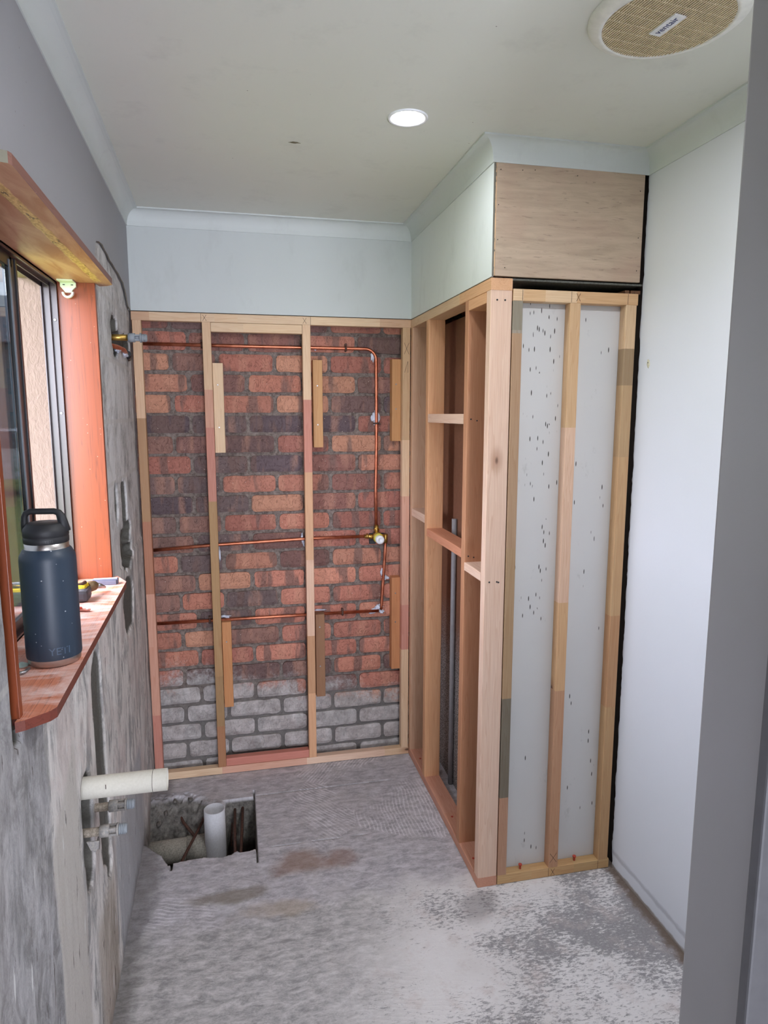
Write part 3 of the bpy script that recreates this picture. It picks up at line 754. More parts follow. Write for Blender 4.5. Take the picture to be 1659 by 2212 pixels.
s3 = st(.697, [(.16, ORG), (.3, (196, 150, 108)), (.48, PNK), (.68, (214, 172, 132)), (.84, (200, 130, 118)), (1, YEL)], seed=2)
s4 = st(1.141, [(.14, YEL), (.25, YEL), (.36, DPR), (.62, RED), (.75, YEL), (1, (208, 182, 140))], seed=3)
timber('nogging', (.317, D, ZT-.073), (.696, D+.035, ZT-.036), 'X', [(.35, TAN), (1, YEL)], fr)
timber('nogging', (.317, D+.002, .037), (.696, D+.037, .074), 'X', [(1, (210, 138, 122))], fr)
marks('pencil_line', [[(.285, D-.0002, ZT-.03), (.30, D-.0002, ZT-.006)], [(.285, D-.0002, ZT-.006), (.30, D-.0002, ZT-.03)], [(.278, D-.0002, ZT-.034), (.278, D-.0002, ZT-.001)],
                      [(.70, D-.0002, ZT-.03), (.715, D-.0002, ZT-.006)], [(.70, D-.0002, ZT-.006), (.715, D-.0002, ZT-.03)], [(.733, D-.0002, ZT-.034), (.733, D-.0002, ZT-.001)]], fr, .0006)
marks('pencil_line', [[(1.148, D-.0002, 1.90), (1.17, D-.0002, 1.95)], [(1.148, D-.0002, 1.95), (1.17, D-.0002, 1.90)], [(1.15, D-.0002, 1.82), (1.165, D-.0002, 1.87)], [(1.165, D-.0002, 1.82), (1.165, D-.0002, 1.87)]], s4, .0006)

# side frame of the closet (70 mm deep)
XF0, XF1 = W1, W1+.070
sf = empty('stud_wall', (W1+.035, 2.48, 0), 'deep pine side frame running from the brick wall to the corner post', 'stud wall')
timber('top_plate', (XF0, YL+.001, ZT-.036), (XF1, D+.03, ZT), 'Y', [(.3, ORG), (1, TAN)], sf)
timber('bottom_plate', (XF0, YL+.001, .001), (XF1, D+.03, .036), 'Y', [(.4, (222, 168, 142)), (1, (220, 168, 146))], sf)
post = timber('corner_post', (XF0, YL+.002, .036), (XF1, YL+.037, ZT-.036), 'Z', [(1, PNK)], sf, seed=5)
st3 = timber('stud', (XF0, 2.205, .036), (XF1, 2.240, ZT-.036), 'Z', [(1, (202, 150, 114))], sf, seed=6)
st2 = timber('stud', (XF0, 2.682, .036), (XF1, 2.717, ZT-.036), 'Z', [(1, ORG)], sf, seed=7)
st1 = timber('stud', (XF0, 2.935, .036), (XF1, 2.965, ZT-.036), 'Z', [(1, BRN)], sf, seed=8)
timber('nogging', (XF0, 2.2405, 1.603), (XF1, 2.6815, 1.638), 'Y', [(1, PNK)], sf)
timber('nogging', (XF0, 2.2405, 1.128), (XF1, 2.6815, 1.160), 'Y', [(1, (216, 154, 122))], sf)
timber('nogging', (XF0, 2.7175, 1.177), (XF1, 2.9345, 1.212), 'Y', [(1, PNK)], sf)
timber('nogging', (XF0, YL+.0375, 1.090), (XF1, 2.2045, 1.119), 'Y', [(1, PNK)], sf)
timber('nogging', (XF0, YL+.0375, ZT-.070), (XF1, 2.2045, ZT-.0365), 'Y', [(1, ORG)], sf)
for x, z in ((1.200, 1.985), (1.226, 1.985), (1.196, 1.095), (1.222, 1.095), (1.228, 1.093)): screw((x, YL+.002, z), (0, -1, 0), post, .003, M_BLACKP)
for x, z in ((1.194, 1.62), (1.216, 1.615), (1.194, 1.14), (1.214, 1.135)): screw((x, 2.205, z), (0, -1, 0), st3, .0028, M_BLACKP)
for y in (2.84, 2.37, 2.11): screw((1.2+.01*math.sin(y*9), y, .0365), (0, 0, 1), sf, .005, M_REDS)
for xx in (1.19, 1.204, 1.218, 1.232): pass

# front frame of the closet (35 mm)
ff = empty('stud_wall', (1.47, YL, 0), 'shallow pine frame in front of the white sheet, between corner post and right wall', 'stud wall')
timber('top_plate', (1.252, YL, 1.984), (1.681, YL+.036, 2.020), 'X', [(.08, YEL), (.25, (222, 186, 140)), (.5, YEL), (1, (220, 182, 136))], ff)
bp = timber('bottom_plate', (1.252, YL, .001), (1.683, YL+.036, .036), 'X', [(.3, (214, 180, 130)), (.68, (218, 180, 130)), (1, (208, 176, 126))], ff)
timber('stud', (1.252, YL, .036), (1.285, YL+.036, 1.984), 'Z', [(.15, (206, 158, 130)), (.335, (128, 122, 106)), (.6, (188, 160, 120)), (.95, (190, 158, 124)), (.955, GRY), (1, (150, 148, 132))], ff, seed=9)
timber('stud', (1.445, YL, .036), (1.481, YL+.036, 1.984), 'Z', [(.34, (196, 150, 118)), (.5, (222, 184, 136)), (.8, PNK), (1, (220, 190, 146))], ff, seed=10)
timber('stud', (1.640, YL, .036), (1.678, YL+.036, 1.984), 'Z', [(.3, (204, 168, 122)), (.47, (200, 154, 112)), (.75, (212, 176, 130)), (.87, (196, 168, 128)), (.93, (150, 132, 104)), (1, YEL)], ff, seed=11)
for x in (1.345, 1.555):
    B().tube([(x, YL+.018, .034), (x, YL+.018, .050)], .0035, 10).tube([(x, YL+.018, .050), (x, YL+.018, .054)], .0065, 12).build('anchor_bolt', [M_REDS], bp)
marks('pencil_line', [[(1.465, YL-.0003, 1.99), (1.478, YL-.0003, 2.014)], [(1.465, YL-.0003, 2.014), (1.478, YL-.0003, 1.99)], [(1.448, YL-.0003, 1.986), (1.448, YL-.0003, 2.018)], [(1.283, YL-.0003, 1.986), (1.283, YL-.0003, 2.018)], [(1.645, YL-.0003, 1.986), (1.645, YL-.0003, 2.018)],
                      [(1.455, YL-.0003, .005), (1.47, YL-.0003, .03)], [(1.455, YL-.0003, .03), (1.47, YL-.0003, .005)], [(1.446, YL-.0003, .003), (1.446, YL-.0003, .034)], [(1.64, YL-.0003, .003), (1.64, YL-.0003, .034)], [(1.45, YL-.0003, .055), (1.475, YL-.0003, .09)], [(1.45, YL-.0003, .09), (1.475, YL-.0003, .055)]], ff, .0006)

# short battens fixed to the bricks beside the studs
def batten(x0, x1, z0, z1, c, label, scr):
    y0 = D+.030
    o = timber('timber_batten', (x0, y0, z0), (x1, BR+.001, z1), 'Z', [(1, c)], None, .0015)
    tag(o, label, 'batten', 'short battens fixed to the brick wall')
    for z in scr: screw(((x0+x1)/2-.002, y0, z), (0, -1, 0), o, .0035, M_SCREW)
batten(.317, .360, 1.471, 1.851, YEL, 'short pine batten on the bricks, upper one beside the second stud from the left', (1.76, 1.58))
batten(.743, .785, 1.490, 1.871, (208, 162, 110), 'short pine batten on the bricks, upper one beside the third stud from the left', (1.76, 1.59))
batten(1.100, 1.1405, 1.515, 1.880, (206, 156, 104), 'short pine batten with a split end, upper one next to the closet corner', (1.77, 1.66))
batten(.3175, .358, .310, .712, (210, 152, 100), 'short orange pine batten, lower one beside the second stud, grey dab on its top', (.62,))
batten(.739, .781, .321, .720, (156, 118, 86), 'dark streaky grained batten, lower one beside the third stud', (.66, .47))
batten(1.100, 1.1405, .427, .876, (206, 146, 100), 'short pine batten, lower one next to the closet corner', (.80, .66))

# sheets, plywood, dark odds and ends in the closet
b = B(); b.box((1.262, YL+.037, .03), (1.69, YL+.046, 1.985))
tag(b.build('backing_sheet', [M_SHEET]), 'white mould-spotted backing sheet behind the front pine frame', 'wall sheet')
pb = tag(B().box((W1+.010, YL-.002, ZT+.005), (1.682, YL+.010, ZC-.004), .001).build('plywood_panel', [M_PLY]), 'bare plywood panel under the cornice above the closet frame', 'panel')
B().box((W1+.0065, YL-.0005, ZT+.006), (W1+.0095, YL+.012, ZC-.006)).build('edge_strip', [plain('pale_ply_edge', (226, 188, 146), .6)], pb)
for x, z in ((1.20, 2.36), (1.27, 2.363), (1.31, 2.366), (1.45, 2.36), (1.195, 2.26), (1.195, 2.16), (1.22, 2.08), (1.667, 2.33), (1.668, 2.19), (1.668, 2.09)): screw((x, YL-.002, z), (0, -1, 0), pb, .0014, M_BLACKP)
tag(B().box((1.305, YL+.06, .0), (1.318, D+.06, 2.02)).build('lining_sheet', [M_BROWN]), 'dark brown lining sheet inside the closet behind the side frame', 'wall sheet')
tag(B().tube([(1.293, 2.66, z_) for z_ in (.005, .6, 1.2)], .011, 12).build('conduit', [plain('grey_conduit', (150, 148, 150), .5)]), 'grey conduit running up inside the closet beside the brown sheet', 'conduit')
tag(B().box((1.252, YL+.010, 2.046), (1.70, YL+.6, 2.052)).build('fibre_sheet', [crust('old_fibre_sheet', (110, 112, 104), (60, 60, 56), .6)]), 'old grey sheet with a ragged edge lying over the top of the closet', 'wall sheet')
bt = B(); bt.box((1.640, YL+.012, 2.0205), (1.655, YL+.09, 2.0315)); bt.box((1.661, YL+.012, 2.0205), (1.695, YL+.09, 2.0315))
tag(bt.build('timber_offcut', [M_DTIMB]), 'old dark timber offcut above the right end of the front frame', 'timber')

# ------------------------------------------------------------ copper pipes on the bricks
PY = BR-.011; PR = .0072
pw = empty('copper_pipework', (1.034, PY, 1.07), 'copper water pipes with mixer valve fixed on the brick wall', 'pipes')
bend = [(1.034-.05+.05*math.sin(a), PY, 1.926-.05+.05*math.cos(a)) for a in [math.pi/2*i/8 for i in range(9)]]
B().tube([(.0, PY, 1.928), (.5, PY, 1.926)]+bend+[(1.035, PY, 1.5), (1.031, PY, 1.30), (1.033, PY, 1.10)], PR).build('pipe', [M_COPPER], pw)
B().tube([(.02, PY, 1.046), (.3, PY, 1.060), (.7, PY, 1.072), (1.0, PY-.004, 1.073)], PR).build('pipe', [M_COPPER], pw)
B().tube([(.02, PY, .714), (.5, PY, .713), (1.045, PY, .710)], PR).build('pipe', [M_COPPER], pw)
B().tube([(1.076, PY-.006, 1.06), (1.076, PY, 1.0), (1.058, PY, .735), (1.056, PY, .715)], PR*.95).build('pipe', [M_COPPER], pw)
b = B(); vy = PY-.012
b.tube([(1.033, PY-.004, 1.125), (1.033, vy, 1.09)], .010, 8); b.tube([(1.033, PY-.004, 1.108), (1.033, vy, 1.102)], .013, 8)
b.tube([(.975, PY-.004, 1.073), (1.025, vy, 1.072)], .009, 8); b.tube([(.985, PY-.004, 1.073), (.993, PY-.004, 1.073)], .013, 6); b.tube([(1.002, vy, 1.072), (1.008, vy, 1.072)], .012, 8)
b.tube([(1.04, vy, 1.072), (1.078, PY-.006, 1.074)], .009, 8); b.tube([(1.076, PY-.006, 1.08), (1.076, PY-.004, 1.04)], .011, 8)
b.lathe((1.035, vy, 1.07), [(0, .012), (.022, .010), (.024, 0), (.024, -.018), (.0, -.018)], 'Y', 20)
vb = b.build('mixer_valve', [M_BRASS], pw)
B().lathe((1.037, vy-.018, 1.068), [(.022, 0), (.0235, -.006), (.022, -.014), (0, -.014)], 'Y', 24).build('yellow_ring', [plain('yellow_label', (206, 192, 74), .5)], vb)
B().lathe((1.039, vy-.032, 1.064), [(.020, 0), (.020, -.018), (.017, -.022), (.008, -.023), (.006, -.019), (0, -.019)], 'Y', 24).build('protective_cap', [M_TRIMW], vb)
b = B(); b.box((1.0, BR-.014, 1.035), (1.03, BR+.004, 1.052), .001); b.box((1.045, BR-.014, 1.035), (1.073, BR+.004, 1.052), .001); b.box((1.0, BR-.010, 1.05), (1.073, BR+.006, 1.085), .001)
b.build('mounting_bracket', [M_BLACKP], vb)
def clip(x, z, vert=False):
    b = B()
    if vert: b.tube([(x-.011, PY+.006, z), (x-.009, PY-.006, z), (x, PY-.009, z), (x+.009, PY-.006, z), (x+.012, PY+.004, z)], .0035, 8); b.tube([(x+.016, PY-.006, z-.004), (x+.016, PY+.006, z-.004)], .005, 8)
    else: b.tube([(x, PY+.006, z-.011), (x, PY-.006, z-.009), (x, PY-.009, z), (x, PY-.006, z+.009), (x, PY+.004, z+.012)], .0045, 8); b.tube([(x, PY-.006, z+.016), (x, PY+.006, z+.016)], .006, 8)
    b.build('pipe_clip', [M_RUST], pw)
clip(.275, 1.928); clip(.895, 1.926); clip(1.034, 1.595, True); clip(.265, .713); clip(.87, .711)
k = 0
for x, z, sx, sz in ((1.018, 1.895, .5, 1.5), (1.031, 1.62, 1.1, 1.9), (1.066, .895, .7, 1.6), (1.076, .868, 1.1, .7), (1.045, .722, 1.3, 1.2), (1.020, .708, 1.7, .7), (1.06, .703, .8, .7), (.33, .728, 1.6, .35), (.345, .715, .5, .8), (.688, 1.075, .5, 1.3), (.695, 1.05, .25, 1.2), (.765, .73, 1.7, .3), (.318, 1.015, .3, 2.2), (.76, 1.924, .7, .6)):
    k += 1
    B().ball((x, PY+.006, z), .014, (sx, .45, sz), k*3.7, .9, 3).build('sealant_dab', [M_SILIC], pw)

# ------------------------------------------------------------ window
win = empty('window_1', (-.1, 1.66, SILL), None, None); tag(win, kind='structure')
XI = -.083                                                     # inner face of the aluminium frame
b = B()
b.prism([(XI, 1.170), (XI, 2.150), (Lx(2.15)+.001, 2.150), (Lx(2.18)+.012, 2.172), (.0680, 2.087), (.0870, 1.190), (.080, 1.175), (.048, 1.147), (Lx(1.14)-.004, 1.140), (Lx(1.15)-.004, 1.170)], SILL-.018, SILL)
bm = b.bm; bmesh.ops.recalc_face_normals(bm, faces=bm.faces[:])
for f in bm.faces:
    f.material_index = 0 if f.normal.z > .5 else 1
so = b.build('sill_board', [M_SILL, M_SEDGE], win)
b = B()
b.prism([(XI, 1.150), (XI, 2.150), (Lx(2.15)+.001, 2.150), (Lx(2.19)+.006, 2.200), (.045, 2.190), (.0640, 2.165), (.0830, 1.182), (.0800, 1.172), (.02, 1.150)], 2.012, 2.030)
bmesh.ops.recalc_face_normals(b.bm, faces=b.bm.faces[:])
for f in b.bm.faces: f.material_index = 1 if f.normal.x > .5 or f.normal.y > .5 else (2 if f.normal.y < -.5 else 0)
b.build('head_board', [M_HEAD, stained('head_edge', (118, 74, 60), (84, 50, 40), 'Y', .5), plain('weathered_end', (126, 122, 106), .85)], win)
B().box((XI, 2.147, SILL), (Lx(2.147)+.001, 2.165, 2.012), .0008).build('jamb_lining', [M_JAMB], win)
B().box((XI, 1.153, SILL), (Lx(1.153)+.001, 1.169, 2.012), .0008).build('jamb_lining', [M_JAMB], win)
# aluminium frame: each side with its running ribs
b = B()
def ribs(fn):
    for x0, x1, d in ((-.124, XI, .004), (XI-.002, XI, .010), (-.104, -.1015, .014), (-.108, -.1055, .008), (-.124, -.1215, .016)): fn(x0, x1, d)
ribs(lambda x0, x1, d: b.box((x0, 2.147-d-.001, SILL), (x1, 2.147, 2.012)))
ribs(lambda x0, x1, d: b.box((x0, 1.170, SILL), (x1, 1.170+d, 2.012)))
ribs(lambda x0, x1, d: b.box((x0, 1.170, SILL+.001), (x1, 2.147, SILL+.001+d*.8)))
ribs(lambda x0, x1, d: b.box((x0, 1.170, 2.011-d), (x1, 2.147, 2.011)))
wf = b.build('window_frame', [M_ALU], win)
for z in (1.905, 1.64, 1.30): screw((-.093, 2.142, z), (0, -1, 0), wf, .0045)
# sliding sash pushed to the near side, insect screen behind it
b = B(); b.box((-.109, 1.762, 1.150), (-.095, 1.806, 2.0), .002); b.box((-.112, 1.797, 1.150), (-.092, 1.809, 2.0), .001); b.box((-.109, 1.178, 1.150), (-.095, 1.205, 2.0), .001)
b.box((-.109, 1.18, 1.150), (-.095, 1.78, 1.172), .001); b.box((-.109, 1.18, 1.975), (-.095, 1.78, 2.0), .001)
sa = b.build('sash', [M_ALUB], win)
B().box((-.0955, 1.752, 1.16), (-.0925, 1.762, 1.99), .0008).build('glazing_bead', [plain('grey_bead', (120, 132, 142), .4)], sa)
g = G('window_glass', .02); g.b.inputs['Transmission Weight'].default_value = 1; g.b.inputs['IOR'].default_value = 1.5; g.col((.55, .6, .62)); M_GLASS = g.m
B().box((-.1035, 1.20, 1.170), (-.1005, 1.765, 1.98)).build('pane', [M_GLASS], sa)
g = G('fly_mesh', .6); g.col(lin((84, 90, 108)))
tr = g.node('ShaderNodeBsdfTransparent'); mx = g.node('ShaderNodeMixShader'); out = g.t.nodes['Material Output']
g.L(g.ramp(g.noise(scale=700, detail=1), [(.3, .68), (.7, .82)]), mx.inputs[0]); g.L(tr.outputs[0], mx.inputs[1]); g.L(g.b.outputs[0], mx.inputs[2]); g.L(mx.outputs[0], out.inputs[0])
B().box((-.1200, 1.18, 1.16), (-.1195, 1.80, 1.99)).build('insect_screen', [g.m], win)

# ------------------------------------------------------------ roller blind bracket at the head of the window
bl = empty('blind_bracket', (-.05, 2.147, 1.985), 'small white roller blind bracket in the top corner of the window', 'bracket')
M_BRK = plain('cream_bracket', (206, 216, 196), .5)
b = B(); b.prism([(-.073, 2.011), (-.043+.012, 2.011), (-.031, 1.998), (-.040, 1.990), (-.045, 1.982), (-.060, 1.982), (-.066, 1.990), (-.073, 1.998)], 2.139, 2.1465, 'Y'); b.box((-.073, 2.10, 2.008), (-.031, 2.1465, 2.0115), .0005)
b.build('plate', [M_BRK], bl)
B().tube([(-.052+.013*math.cos(a), 2.136, 1.981+.013*math.sin(a)) for a in [math.pi*(1.0+i/10*1.05) for i in range(11)]], .0032, 8).tube([(-.052+.013*math.cos(a), 2.130, 1.981+.013*math.sin(a)) for a in [math.pi*(1.0+i/10*1.05) for i in range(11)]], .0032, 8).build('hook', [plain('white_hook', (226, 226, 218), .4)], bl)
for x, z in ((-.066, 2.003), (-.044, 2.003)): B().box((x, 2.138, z-.0012), (x+.006, 2.1395, z+.0012)).build('slot', [M_BLACKP], bl)

# ------------------------------------------------------------ steel drink bottle on the sill
BX, BY = .0275, 1.428
bo = empty('drink_bottle', (BX, BY, SILL), 'large scuffed navy blue steel bottle with a black loop lid on the window sill', 'bottle')
M_NAVY = scuffed('navy_enamel', (34, 46, 60), (46, 60, 76), (190, 196, 200), .45, .9, 110)
M_STEEL = plain('brushed_steel', (190, 184, 180), .32, 1.0)
c0 = (BX, BY, SILL)
B().lathe(c0, [(0, .001), (.046, .001), (.049, .004), (.0505, .016)], n=56).build('base_ring', [M_STEEL], bo)
bd = B().lathe(c0, [(.0515, .016), (.0520, .019), (.0520, .215), (.0510, .222), (.0450, .233), (.0420, .2365)], n=64).build('body', [M_NAVY], bo)
B().lathe(c0, [(.0415, .2360), (.0405, .2385), (.0405, .250), (.0385, .2505), (0, .2505)], n=48).build('neck', [M_STEEL], bo)
M_LID = scuffed('black_lid', (26, 27, 30), (38, 38, 42), (110, 110, 112), .55, .96, 90)
lid = B().lathe(c0, [(0, .247), (.0405, .247), (.0418, .2485), (.0418, .258), (.0410, .2592), (.0410, .2602), (.0420, .2612), (.0420, .272), (.0405, .276), (.034, .285), (.031, .2868), (0, .2872)], n=48).build('lid', [M_LID], bo)
ang = math.radians(-5); ca, sa_ = math.cos(ang), math.sin(ang)
hp = [(-.038, .268), (-.0385, .285), (-.038, .298), (-.034, .3055), (-.026, .3085), (.018, .3085), (.026, .306), (.031, .298), (.034, .285), (.038, .268)]
hb = B()
pts = [(BX+u*ca, BY+u*sa_, SILL+v) for u, v in hp]
hb.tube(pts, [.0075, .0068, .0062, .006, .006, .006, .0068, .0085, .0095, .0095], 14)
hb.build('handle', [M_LID], bo)
def text(name, s_, size, mat, parent, mw, depth=.0003, bend_r=None):
    cu = bpy.data.curves.new(name, 'FONT'); cu.body = s_; cu.size = size; cu.extrude = depth; cu.align_x = 'CENTER'; cu.align_y = 'CENTER'; cu.resolution_u = 3
    o = bpy.data.objects.new('t', cu); COL.objects.link(o); bpy.context.view_layer.update()
    me = bpy.data.meshes.new_from_object(o); bpy.data.objects.remove(o, do_unlink=True)
    if bend_r:
        for v in me.vertices:
            a = v.co.x/bend_r; r = bend_r+v.co.z; v.co = Vector((r*math.sin(a), v.co.y, r*math.cos(a)))
    me.transform(mw)
    return link(name, me, mat, parent)
def cyl_text(name, s_, size, r, zc, az, mat, parent):
    # local: x right, y up, z outwards ; az = direction the text faces
    out_ = Vector((math.sin(az), -math.cos(az), 0)); right = Vector((math.cos(az), math.sin(az), 0))
    mw = Matrix((right, Vector((0, 0, 1)), out_)).transposed().to_4x4(); mw.translation = Vector((BX, BY, SILL+zc))
    return text(name, s_, size, mat, parent, mw, .0004, r)
cyl_text('lettering', 'YETI', .021, .0518, .034, .45, plain('worn_logo', (66, 84, 104), .5), bd)
cyl_text('lettering', 'YETI', .008, .0416, .2535, .35, plain('lid_logo', (62, 62, 64), .5), lid)

# ------------------------------------------------------------ small things on the sill
dr = empty('power_driver', (-.02, 1.92, SILL), 'grey and yellow cordless driver lying on the sill behind the bottle', 'power tool')
M_DGREY = scuffed('dark_grey_grip', (58, 56, 62), (76, 74, 80), (190, 170, 150), .6, .9, 80)
M_YELL = plain('yellow_shell', (226, 190, 40), .5)
b = B(); b.box((-.075, 1.865, SILL+.001), (.004, 1.928, SILL+.034), .010); b.build('battery', [M_DGREY], dr)
b = B(); b.box((-.062, 1.885, SILL+.020), (-.004, 1.940, SILL+.042), .010); bdv = b.build('housing', [M_YELL], dr)
B().tube([(-.05, 1.90, SILL+.040), (-.015, 1.90, SILL+.043), (-.012, 1.92, SILL+.043)], .006, 8).build('belt_clip', [M_RUST], dr)
b = B(); b.tube([(-.012, 1.935, SILL+.026), (.004, 1.957, SILL+.024), (.008, 1.964, SILL+.023)], [.016, .014, .009], 16); b.build('gearbox', [plain('bronze_nose', (120, 98, 70), .45, .5)], dr)
b = B(); b.tube([(.008, 1.962, SILL+.022), (.016, 1.974, SILL+.018), (.026, 1.990, SILL+.010)], [.009, .0075, .0035], 12); b.build('chuck', [M_SCREW], dr)
bc = empty('drill_bit_case', (.005, 2.07, SILL), 'slim dark grey plastic case lying at the far end of the sill', 'case')
b = B(); b.box((-.040, 2.050, SILL+.0005), (.046, 2.066, SILL+.013), .0015); b.box((-.022, 2.062, SILL+.0005), (.049, 2.078, SILL+.016), .0015); b.build('body', [plain('slate_plastic', (92, 92, 108), .5)], bc)
B().box((-.020, 2.0645, SILL+.0155), (.046, 2.0775, SILL+.0165)).build('lid', [plain('pale_lid', (186, 184, 196), .4)], bc)
te = empty('cable_lug', (.005, 1.785, SILL), 'small red cable lug lying beside the bottle', 'connector')
B().tube([(-.022, 1.795, SILL+.006), (.004, 1.788, SILL+.006)], .0055, 12).build('sleeve', [plain('red_sleeve', (206, 62, 30), .4)], te)
b = B(); b.prism([(.002, 1.781), (.004, 1.795), (.020, 1.791), (.027, 1.786), (.026, 1.779), (.018, 1.776)], SILL+.003, SILL+.006); b.build('tongue', [plain('pink_copper', (206, 140, 124), .4)], te)
B().lathe((.0195, 1.784, SILL+.0061), [(0, .0006), (.0032, .0006), (.0034, 0)], n=16).build('eye', [M_TRIMW], te)
tag(B().lathe((-.030, 1.411, SILL), [(0, .0075), (.003, .0072), (.011, .003), (.0125, .0), ], n=24).build('button_cap', [plain('mint_cap', (196, 222, 214), .4)]), 'small pale mint cap lying on the sill near the window jamb', 'cap')
tag(B().tube([(-.026, 1.352, SILL+.004), (-.012, 1.362, SILL+.004), (-.006, 1.376, SILL+.006)], [.004, .0035, .0028], 6).build('metal_shard', [M_SCREW]), 'small bent metal offcut on the sill in front of the pale cap', 'offcut')

# ------------------------------------------------------------ waste pipe and capped water points on the left wall
wp = empty('waste_pipe', (.03, 1.613, .753), 'cream plastic waste pipe sticking out of the stripped left wall', 'pipe')
b = B(); b.lathe((0, 1.613, .751), [(.0262, -.04), (.0262, .213), (.0245, .213), (.0235, .205), (.0235, -.04)], 'X', 32); b.build('tube', [M_PVC], wp)
B().lathe((0, 1.613, .751), [(.0264, .1795), (.0264, .1805)], 'X', 32).build('pencil_line', [M_PENCIL], wp)
B().box((.075, 1.5866, .757), (.0765, 1.5874, .768)).build('ink_mark', [M_PENCIL], wp)
def stub(name, y, z, x0, x1, label, grp, brass, cap, rb=.0105, rc=.0145):
    e = empty(name, (x0, y, z), label, 'capped pipe', grp)
    B().tube([(x0-.035, y, z), (x1+.004, y, z)], rb, 16).build('pipe', [brass], e)
    bb = B(); bb.tube([(x1, y, z), (x1+.022, y, z)], rc, 12)
    for k_ in range(4):
        a = math.pi/4+k_*math.pi/2; bb.box((x1+.018, y+rc*.72*math.cos(a)-.0028, z+rc*.72*math.sin(a)-.0028), (x1+.040, y+rc*.72*math.cos(a)+.0028, z+rc*.72*math.sin(a)+.0028))
    bb.tube([(x1+.018, y, z), (x1+.040, y, z)], rc*.5, 12); bb.tube([(x1+.038, y, z), (x1+.043, y, z)], rc*1.05, 20)
    bb.build('cap', [cap], e)
    t = B()
    for k_ in range(4): t.tube([(x1+.043+.004*k_, y, z), (x1+.045+.004*k_, y, z), (x1+.047+.004*k_, y, z)], [rc*.82, rc*.9, rc*.82], 18)
    t.tube([(x1+.057, y, z), (x1+.062, y, z)], [rc*.8, rc*.7], 18)
    t.build('thread', [M_GREYP], e); return e
stub('capped_pipe', 2.483, 1.895, .010, .056, 'brass water pipe with grey plastic cap, high on the left wall', None, M_BRASS, M_GREYP, .0105, .0155)
stub('capped_pipe', 1.690, .652, .026, .060, 'cement-crusted capped pipe just below the cream waste pipe', None, M_CRUSTB, M_CRUSTP)
e = stub('capped_pipe', 1.580, .655, .029, .058, 'lowest cement-crusted capped pipe, with a small metal lug under it', None, M_CRUSTB, M_CRUSTP)
B().prism([(1.572, .640), (1.588, .640), (1.590, .618), (1.580, .608), (1.570, .618)], .052, .055, 'X').build('fixing_lug', [M_CRUSTP], e)
B().prism([(.030, .640), (.058, .640), (.056, .622), (.048, .612), (.038, .618)], 1.566, 1.569, 'Y').build('fixing_lug', [M_CRUSTP], e)
# fittings packed in the broken hole round the upper brass pipe
pf = empty('old_pipe_elbow', (.005, 2.72, 1.87), 'old copper and white pipe elbow in the broken hole below the capped brass pipe', 'pipe fitting')
B().tube([(-.02, 2.50, 1.873), (.006, 2.56, 1.870), (.008, 2.70, 1.872), (.0, 2.80, 1.868)], .0085, 12).build('copper_tail', [M_COPPER], pf)
B().ball((.002, 2.60, 1.862), .014, (.6, 2.2, .6), 4, .6, 3).build('sealant', [M_SILIC], pf)
B().ball((.004, 2.76, 1.862), .015, (.5, 1.9, .8), 9, .7, 3).build('sealant', [M_SILIC], pf)
B().tube([(.004, 2.82, 1.868), (-.004, 2.88, 1.856)], .013, 12).build('bend', [M_BLACKP], pf)

# ------------------------------------------------------------ pipes and bars in the floor hole
vp = empty('drain_riser', (.271, 2.640, -.26), 'upright white plastic drain pipe standing in the broken floor hole', 'pipe')
B().lathe((.271, 2.640, 0), [(.0425, -.26), (.0425, .032), (.0395, .033), (.0390, -.26)], 'Z', 40).build('tube', [M_PVCW], vp)
hpz = -.150
hp_ = empty('drain_pipe', (.1, 2.66, hpz), 'dirty horizontal drain pipe at the bottom of the floor hole', 'pipe')
B().tube([(-.02, 2.660, hpz), (.225, 2.668, hpz)], .048, 28).build('tube', [M_PVCD], hp_)
B().tube([(.155, 2.664, hpz), (.232, 2.668, hpz)], .052, 28).build('socket', [M_PVCD], hp_)
def bar(pts, label, r=.006):
    tag(B().tube(pts, r, 8).build('steel_bar', [M_RUST]), label, 'steel bar', 'rusty reinforcing bars in the floor hole')
bar([(.128, 2.42, -.20), (.150, 2.505, -.085), (.228, 2.735, -.055)], 'rusty bar crossing diagonally in front of the drain pipe')
bar([(.110, 2.80, -.045), (.138, 2.74, -.075), (.186, 2.66, -.09)], 'rusty bar slanting down from the rubble at the back of the hole')
bar([(.116, 2.775, -.05), (.120, 2.73, -.19)], 'thin rusty bar hanging straight down left of the crossing bars', .004)
bar([(.352, 2.760, -.045), (.350, 2.60, -.075), (.352, 2.38, -.10)], 'left rusty bar of the pair right of the upright pipe')
bar([(.385, 2.760, -.042), (.378, 2.60, -.075), (.368, 2.38, -.10)], 'right rusty bar of the pair right of the upright pipe')
bar([(.342, 2.765, -.06), (.332, 2.72, -.20)], 'thin rusty bar dropping behind the upright pipe', .004)
rub = B()
for k in range(90):
    rr = random.Random(k); x = rr.uniform(.01, .42); y = rr.uniform(2.45, 2.83)
    if x > .30 and y > 2.73: continue
    z = floor_z(x, y)
    if z > -.012 or math.hypot(x-.271, y-2.64) < .062 or (x < .24 and abs(y-2.664) < .062): continue
    r = rr.uniform(.005, .014); rub.ball((x, y, z+r*.3), r, (rr.uniform(.7, 1.3), rr.uniform(.7, 1.3), .7), k, .8, 1)
M_RUB = crust('broken_concrete', (110, 106, 100), (66, 60, 54), .7)
tag(rub.build('rubble', [M_RUB]), 'loose grey concrete rubble in the broken floor hole', 'rubble', kind='stuff')

